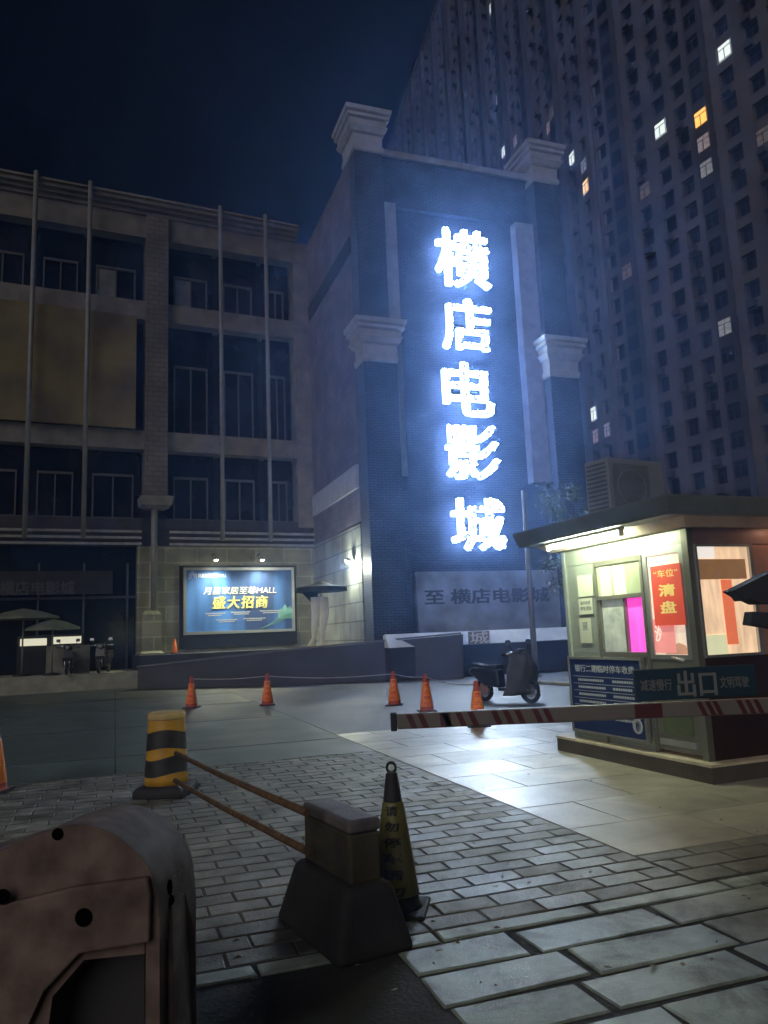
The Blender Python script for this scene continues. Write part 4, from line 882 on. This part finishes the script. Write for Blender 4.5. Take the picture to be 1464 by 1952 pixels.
# rope tied from cone to cone
def top(x, y, h=.7): p = G(x, y); return Vector((p.x, p.y, h))
ks = [top(365, 1350), top(510, 1345), top(752, 1345), top(814, 1357), top(912, 1386)]; rp = []
for a, b in zip(ks, ks[1:]):
    for k in range(8): f_ = k / 8; q = a.lerp(b, f_); q.z -= .06 * math.sin(math.pi * f_) * (b - a).length / 3; rp.append(q)
rp.append(ks[-1])
tag(MB().tube(rp, .011, 5).build('rope', mat('rope', (.35, .36, .4), .8)), 'thin pale rope strung along the tops of the orange cones', 'rope')

# ------------------------------------------------------------------ barrel, rails, concrete block
bp_ = G(312, 1520); bar = thing('bollard_barrel', 'yellow and black banded plastic barrel bollard on a dark base', 'bollard', (bp_.x, bp_.y + .1, 0), -.1)
M_yel = mat('barrel_yellow', (.46, .25, .02), .55, var=.25, scale=5, bump=.1); M_blk = mat('barrel_black', (.02, .02, .02), .6, var=.4, scale=10)
Rz = lambda z: .235 - .05 * (z / .85)
MB().loft(-.27, .27, -.27, .27, [(0, 0), (.09, 0), (.13, -.04)]).build('base', M_rubber, bar, bevel=.03)
MB().lathe([(.23, .13), (Rz(.2), .2), (Rz(.82), .82), (.18, .86), (.15, .865), (.14, .84), (.02, .84)], 36).build('drum', M_yel, bar)
MB().lathe([(Rz(.8) + .004, .79), (Rz(.8) + .012, .80), (Rz(.86) + .012, .85), (Rz(.86), .868)], 36).build('rim', mat('rim_pale', (.5, .38, .16), .5), bar)
for zc, hh in ((.58, .09), (.32, .085)):
    bnd = MB(); N = 48; lo, hi = [], []
    for i in range(N):
        a = 2 * math.pi * i / N; wv = .022 * math.sin(2 * a + 1.2 + zc * 5) ; 
        for L_, zz_ in ((lo, zc - hh + wv), (hi, zc + hh + wv * 1.1)):
            r_ = Rz(zz_) + .004; L_.append(bnd.bm.verts.new((r_ * math.cos(a), r_ * math.sin(a), zz_)))
    for i in range(N): j = (i + 1) % N; f_ = bnd.bm.faces.new((lo[i], lo[j], hi[j], hi[i])); f_.smooth = True
    bnd.build('black_band', M_blk, bar)
# concrete block
A = G(576, 1527, .65); B = G(664, 1566, .65); C_ = G(722, 1558, .65)
ux = Vector((C_.x - B.x, C_.y - B.y, 0)); uy = Vector((A.x - B.x, A.y - B.y, 0)); wx, wy = ux.length, uy.length
ang = math.atan2(-uy.x, uy.y)
blk = thing('concrete_block', 'dark concrete barrier block with a flat top on a wider rough foot', 'block', (B.x, B.y, 0), ang)
wx = .19
M_con = mat('concrete', (.11, .10, .10), .8, var=.35, scale=7, bump=.25, bscale=60); M_cond = mat('concrete_shaded', (.02, .018, .018), .85, var=.3, scale=6, bump=.25, bscale=70)
MB().box(0, wx, 0, wy, .58, .65).build('cap', M_con, blk, bevel=.02, seg=3)
MB().box(.005, wx - .005, .005, wy - .005, .33, .578).build('body', mat('block_worn_yellow', (.05, .045, .026), .8, var=.5, scale=4, bump=.25, bscale=70), blk, bevel=.015)
MB().hexa([(-.15, -.13, 0), (wx + .12, -.13, 0), (wx + .12, wy + .1, 0), (-.15, wy + .1, 0)], [(-.045, -.04, .335), (wx + .04, -.04, .335), (wx + .04, wy + .03, .335), (-.045, wy + .03, .335)]).build('foot', M_cond, blk, bevel=.045, seg=4)  # foot colour darkened so it fades into shadow
# two rusty rails from barrel to block
M_rust = mat('rusty_pipe', (.10, .055, .022), .7, var=.5, scale=12, bump=.3)
for (a, b, za, zb, lab) in (((336, 1436), (578, 1546), 7.35, 4.4, 'upper rusty rail running from the barrel to the concrete block'), ((334, 1488), (578, 1618), 7.35, 4.4, 'lower rusty rail running from the barrel to the concrete block')):
    p, q = D(*a, za), D(*b, zb); tag(MB().tube([p, p.lerp(q, .5) + Vector((0, 0, -.01)), q + (q - p).normalized() * .06], .022, 10).build('rail', M_rust), lab, 'rail', 'rusty rails between barrel and block')

# ------------------------------------------------------------------ plastic barrier, lower left
YB = 2.55
wb = D(150, 1900, YB); wbt = thing('plastic_barrier', 'dusty orange plastic traffic barrier with a rounded top filling the lower left corner', 'barrier', (wb.x, YB, 0))
def BP(px, py, Y=YB): p = D(px, py, Y); return (p.x - wbt.location.x, p.z)
M_pl_ = mat('dusty_orange', (.12, .088, .078), .75, var=.45, scale=9, bump=.10, bscale=110, spec=.15)
prof = [BP(-420, 1780), BP(-300, 1720), BP(-150, 1665), BP(0, 1622), BP(60, 1596), BP(110, 1580), BP(150, 1573), BP(190, 1578), BP(225, 1595), BP(255, 1620), BP(280, 1650), BP(296, 1690), BP(304, 1760)]
xr_, zr_ = prof[-1]; cxn = BP(288, 1800)[0]
def smooth_line(P, n=5):
    out = []
    for i in range(len(P) - 1):
        a, b, c, d = [Vector((*P[min(max(i + k, 0), len(P) - 1)], 0)) for k in (-1, 0, 1, 2)]
        for k in range(n):
            t = k / n; q = .5 * ((2 * b) + (c - a) * t + (2 * a - 5 * b + 4 * c - d) * t * t + (3 * b - a - 3 * c + d) * t ** 3); out.append((q.x, q.y))
    return out + [P[-1]]
prof = smooth_line(prof)
outline = prof + [(xr_ + .005, .02), (BP(278, 1900)[0], .02), (BP(278, 1800)[0], BP(278, 1818)[1]), (BP(160, 1830)[0], BP(160, 1830)[1] ), (BP(100, 1900)[0], BP(100, 1900)[1]), (BP(60, 1900)[0], .02), (BP(-420, 1900)[0], .02)]
bdm = MB(); N = len(outline); T = .37
fr_ = [bdm.bm.verts.new((x, 0, z)) for x, z in outline]; bk_ = [bdm.bm.verts.new((x + .02, T, z - .015 * (z > .5))) for x, z in outline]
bdm.bm.faces.new(fr_); bdm.bm.faces.new(bk_[::-1])
for i in range(N): j = (i + 1) % N; bdm.bm.faces.new((fr_[i], fr_[j], bk_[j], bk_[i]))
bmesh.ops.triangulate(bdm.bm, faces=[f for f in bdm.bm.faces if len(f.verts) > 4])
bdm.build('body', M_pl_, wbt, bevel=.025, seg=3)
MB().box(BP(50, 1900)[0], BP(284, 1900)[0], .14, .2, .03, BP(200, 1810)[1]).build('recess_shade_panel', M_dark, wbt)  # dark sheet stands for the shade inside the cut-out
rb = MB()   # raised lower skirt with a ledge running up to the right
sk = [BP(-420, 1850), BP(-120, 1760), BP(0, 1722), BP(150, 1686), BP(286, 1668), BP(292, 1700), BP(290, 1790), BP(158, 1812), BP(90, 1885), BP(60, 1952), BP(-420, 1960)]
rb.prism([(x, -.03, z) for x, z in sk], (0, .045, 0)); bmesh.ops.triangulate(rb.bm, faces=[f for f in rb.bm.faces if len(f.verts) > 4])
rb.build('skirt', M_pl_, wbt, bevel=.012, seg=3)
ed = MB()
e_pts = [(x, T + .0, z) for x, z in prof[3:]]
xe, ze = prof[-1]
er = MB().prism([(xe + .008, .07, .05), (xe + .004, .07, ze - .12), (xe - .012, .1, ze + .02), (xe - .012, .26, ze + .02), (xe + .02, .29, ze - .12), (xe + .026, .29, .05)], (.022, 0, 0)).build('end_rib', M_pl_, wbt, bevel=.01, seg=3)
M_hole = mat('hole_shade', (.002, .002, .002), 1, var=0, spec=0)  # flush black discs paint the darkness inside the holes
hl_ = MB()
for (px, py, r_, yy) in ((15, 1703, .022, -.034), (167, 1742, .026, -.034), (110, 1590, .018, -.003)):
    x, z = BP(px, py); hl_.lathe([(r_, 0), (r_, .006), (r_ * .9, .006)], 18).xf(Matrix()) if False else None
    t__ = MB(); t__.lathe([(r_ * 1.05, -.003), (r_, .0005)], 18).xf(Matrix.Translation((x, yy, z)) @ Matrix.Rotation(R(90), 4, 'X')); t__.build('drain_hole_disc', M_hole, wbt)
hl_.bm.free()
for (px, py) in ((318, 1692), (322, 1722)):
    x, z = BP(px, py, YB + .12); t__ = MB(); t__.lathe([(.026, -.01), (.024, .006)], 16).xf(Matrix.Translation((x + .006, .12, z)) @ Matrix.Rotation(R(86), 4, 'Y')); t__.build('drain_hole_disc', M_hole, wbt)

# ------------------------------------------------------------------ scooters
def scooter(loc, rz, label, cover=None, sc=1):
    s = thing('parked_scooter', label, 'scooter', loc, rz, 'parked scooters'); s.scale = (sc,) * 3
    body = mat('scooter_paint', (.025, .025, .03), .3); chrome = mat('chrome', (.7, .72, .75), .2, metal=.9, var=0)
    for x in (.62, -.6):       # front wheel at +x
        w_ = MB(); w_.tube([(x + math.cos(a) * .2, 0, .25 + math.sin(a) * .2) for a in [k * math.pi / 12 for k in range(24)]], .05, 8, closed=True); wo = w_.build('wheel', M_rubber, s)
        MB().lathe([(.13, -.02), (.13, .02)], 20).xf(Matrix.Translation((x, 0, .25)) @ Matrix.Rotation(R(90), 4, 'X')).build('rim', chrome, wo)
    MB().tube([(.62, .08, .25), (.5, .08, .62)], .022, 8).tube([(.62, -.08, .25), (.5, -.08, .62)], .022, 8).build('fork', chrome, s)
    MB().prism([(.50, -.17, .3), (.58, -.17, .62), (.46, -.17, .96), (.40, -.17, .94), (.44, -.17, .6), (.36, -.17, .3)], (0, .34, 0)).build('leg_shield', body, s, bevel=.04, seg=3)
    MB().box(-.1, .4, -.15, .15, .24, .31).build('floorboard', body, s, bevel=.02)
    MB().prism([(-.08, -.14, .3), (-.12, -.14, .68), (-.85, -.14, .72), (-.95, -.14, .62), (-.5, -.14, .34)], (0, .28, 0)).build('rear_body', body, s, bevel=.06, seg=3)
    MB().prism([(-.1, -.13, .69), (-.14, -.13, .78), (-.5, -.13, .76), (-.82, -.13, .82), (-.82, -.13, .73)], (0, .26, 0)).build('seat', M_rubber, s, bevel=.03, seg=3)
    MB().prism([(.72, -.07, .44), (.5, -.07, .52), (.42, -.07, .46), (.6, -.07, .40)], (0, .14, 0)).build('mudguard', body, s, bevel=.015)
    hb_ = MB().tube([(.34, .36, 1.0), (.42, .2, 1.03), (.44, 0, 1.0), (.42, -.2, 1.03), (.34, -.36, 1.0)], .02, 8).build('handlebar', chrome, s)
    for q in (1, -1): MB().tube([(.33, .26 * q, 1.0), (.28, .4 * q, .985)], .027, 8).build('grip', M_rubber, hb_)
    MB().loft(.4, .52, -.13, .13, [(.9, -.02), (.95, .02), (1.05, .02), (1.1, -.03)]).build('headstock', body, s, bevel=.02)
    MB().lathe([(.08, 0), (.07, .03), (.03, .045)], 20).xf(Matrix.Translation((.535, 0, .97)) @ Matrix.Rotation(R(90), 4, 'Y')).build('headlight', mat('lens', (.22, .23, .25), .15, var=0), s)
    for q in (1, -1):
        mr = MB().tube([(.42, .22 * q, 1.03), (.4, .32 * q, 1.2)], .009, 6).build('mirror', M_rubber, s)
        MB().loft(.385, .40, .27 * q - .06 + .06 * q, .27 * q + .06 + .06 * q, [(1.17, 0), (1.2, .01), (1.25, .01), (1.28, -.005)]).build('glass', chrome, mr)
    if cover:
        cm_ = MB(); Nx, Nz = 12, 10; g_ = []
        for k in range(Nz + 1):
            z = 1.04 - k * .86 / Nz; hw = .24 + .2 * min(1, k / 4) - .02 * math.sin(k)
            g_.append([cm_.bm.verts.new((.58 + .05 * math.sin(i * 1.7 + k * .5) * .5 - .26 * abs(i / Nx * 2 - 1) ** 2 + .12 * math.sin(math.pi * k / Nz), (i / Nx * 2 - 1) * (hw + .04), z)) for i in range(Nx + 1)])
        for k in range(Nz):
            for i in range(Nx): f_ = cm_.bm.faces.new((g_[k][i], g_[k][i + 1], g_[k + 1][i + 1], g_[k + 1][i])); f_.smooth = True
        o = cm_.build('wind_apron', cover, s); sm_ = o.modifiers.new('t', 'SOLIDIFY'); sm_.thickness = .02
    return s
sp_ = G(968, 1340)
scooter((sp_.x, sp_.y + .1, 0), R(-48), 'black scooter with a grey wind apron, facing out beside the barrier arm', mat('apron_grey', (.075, .08, .078), .75, var=.2), 1.06)
for (px, Y, lab, a) in ((132, -2.5, 'dark scooter on the left terrace, the left one of two near the kerb', -75), (198, -2.5, 'dark scooter on the left terrace, the one closer to the stone wall', -85)):
    x, _ = fxz(px, 1265, Y); p = FA.M @ Vector((x, Y, TZ)); scooter(tuple(p), R(a), lab, None, 1.0)

# ------------------------------------------------------------------ haze
hz_ = MB().box(-43, 91, -13, 236, -1.5, HA + 6).build('haze', mat('haze_tmp', (1, 1, 1))); hz_.data.materials.clear()
hm = bpy.data.materials.new('night_haze'); hm.use_nodes = True; n = hm.node_tree; n.nodes.clear()
out = n.nodes.new('ShaderNodeOutputMaterial'); pv = n.nodes.new('ShaderNodeVolumePrincipled')
pv.inputs['Color'].default_value = (.25, .45, 1, 1); pv.inputs['Density'].default_value = HAZE_D; pv.inputs['Anisotropy'].default_value = .76
n.links.new(pv.outputs[0], out.inputs['Volume']); hz_.data.materials.append(hm); tag(hz_, kind='stuff')
bpy.context.view_layer.update()
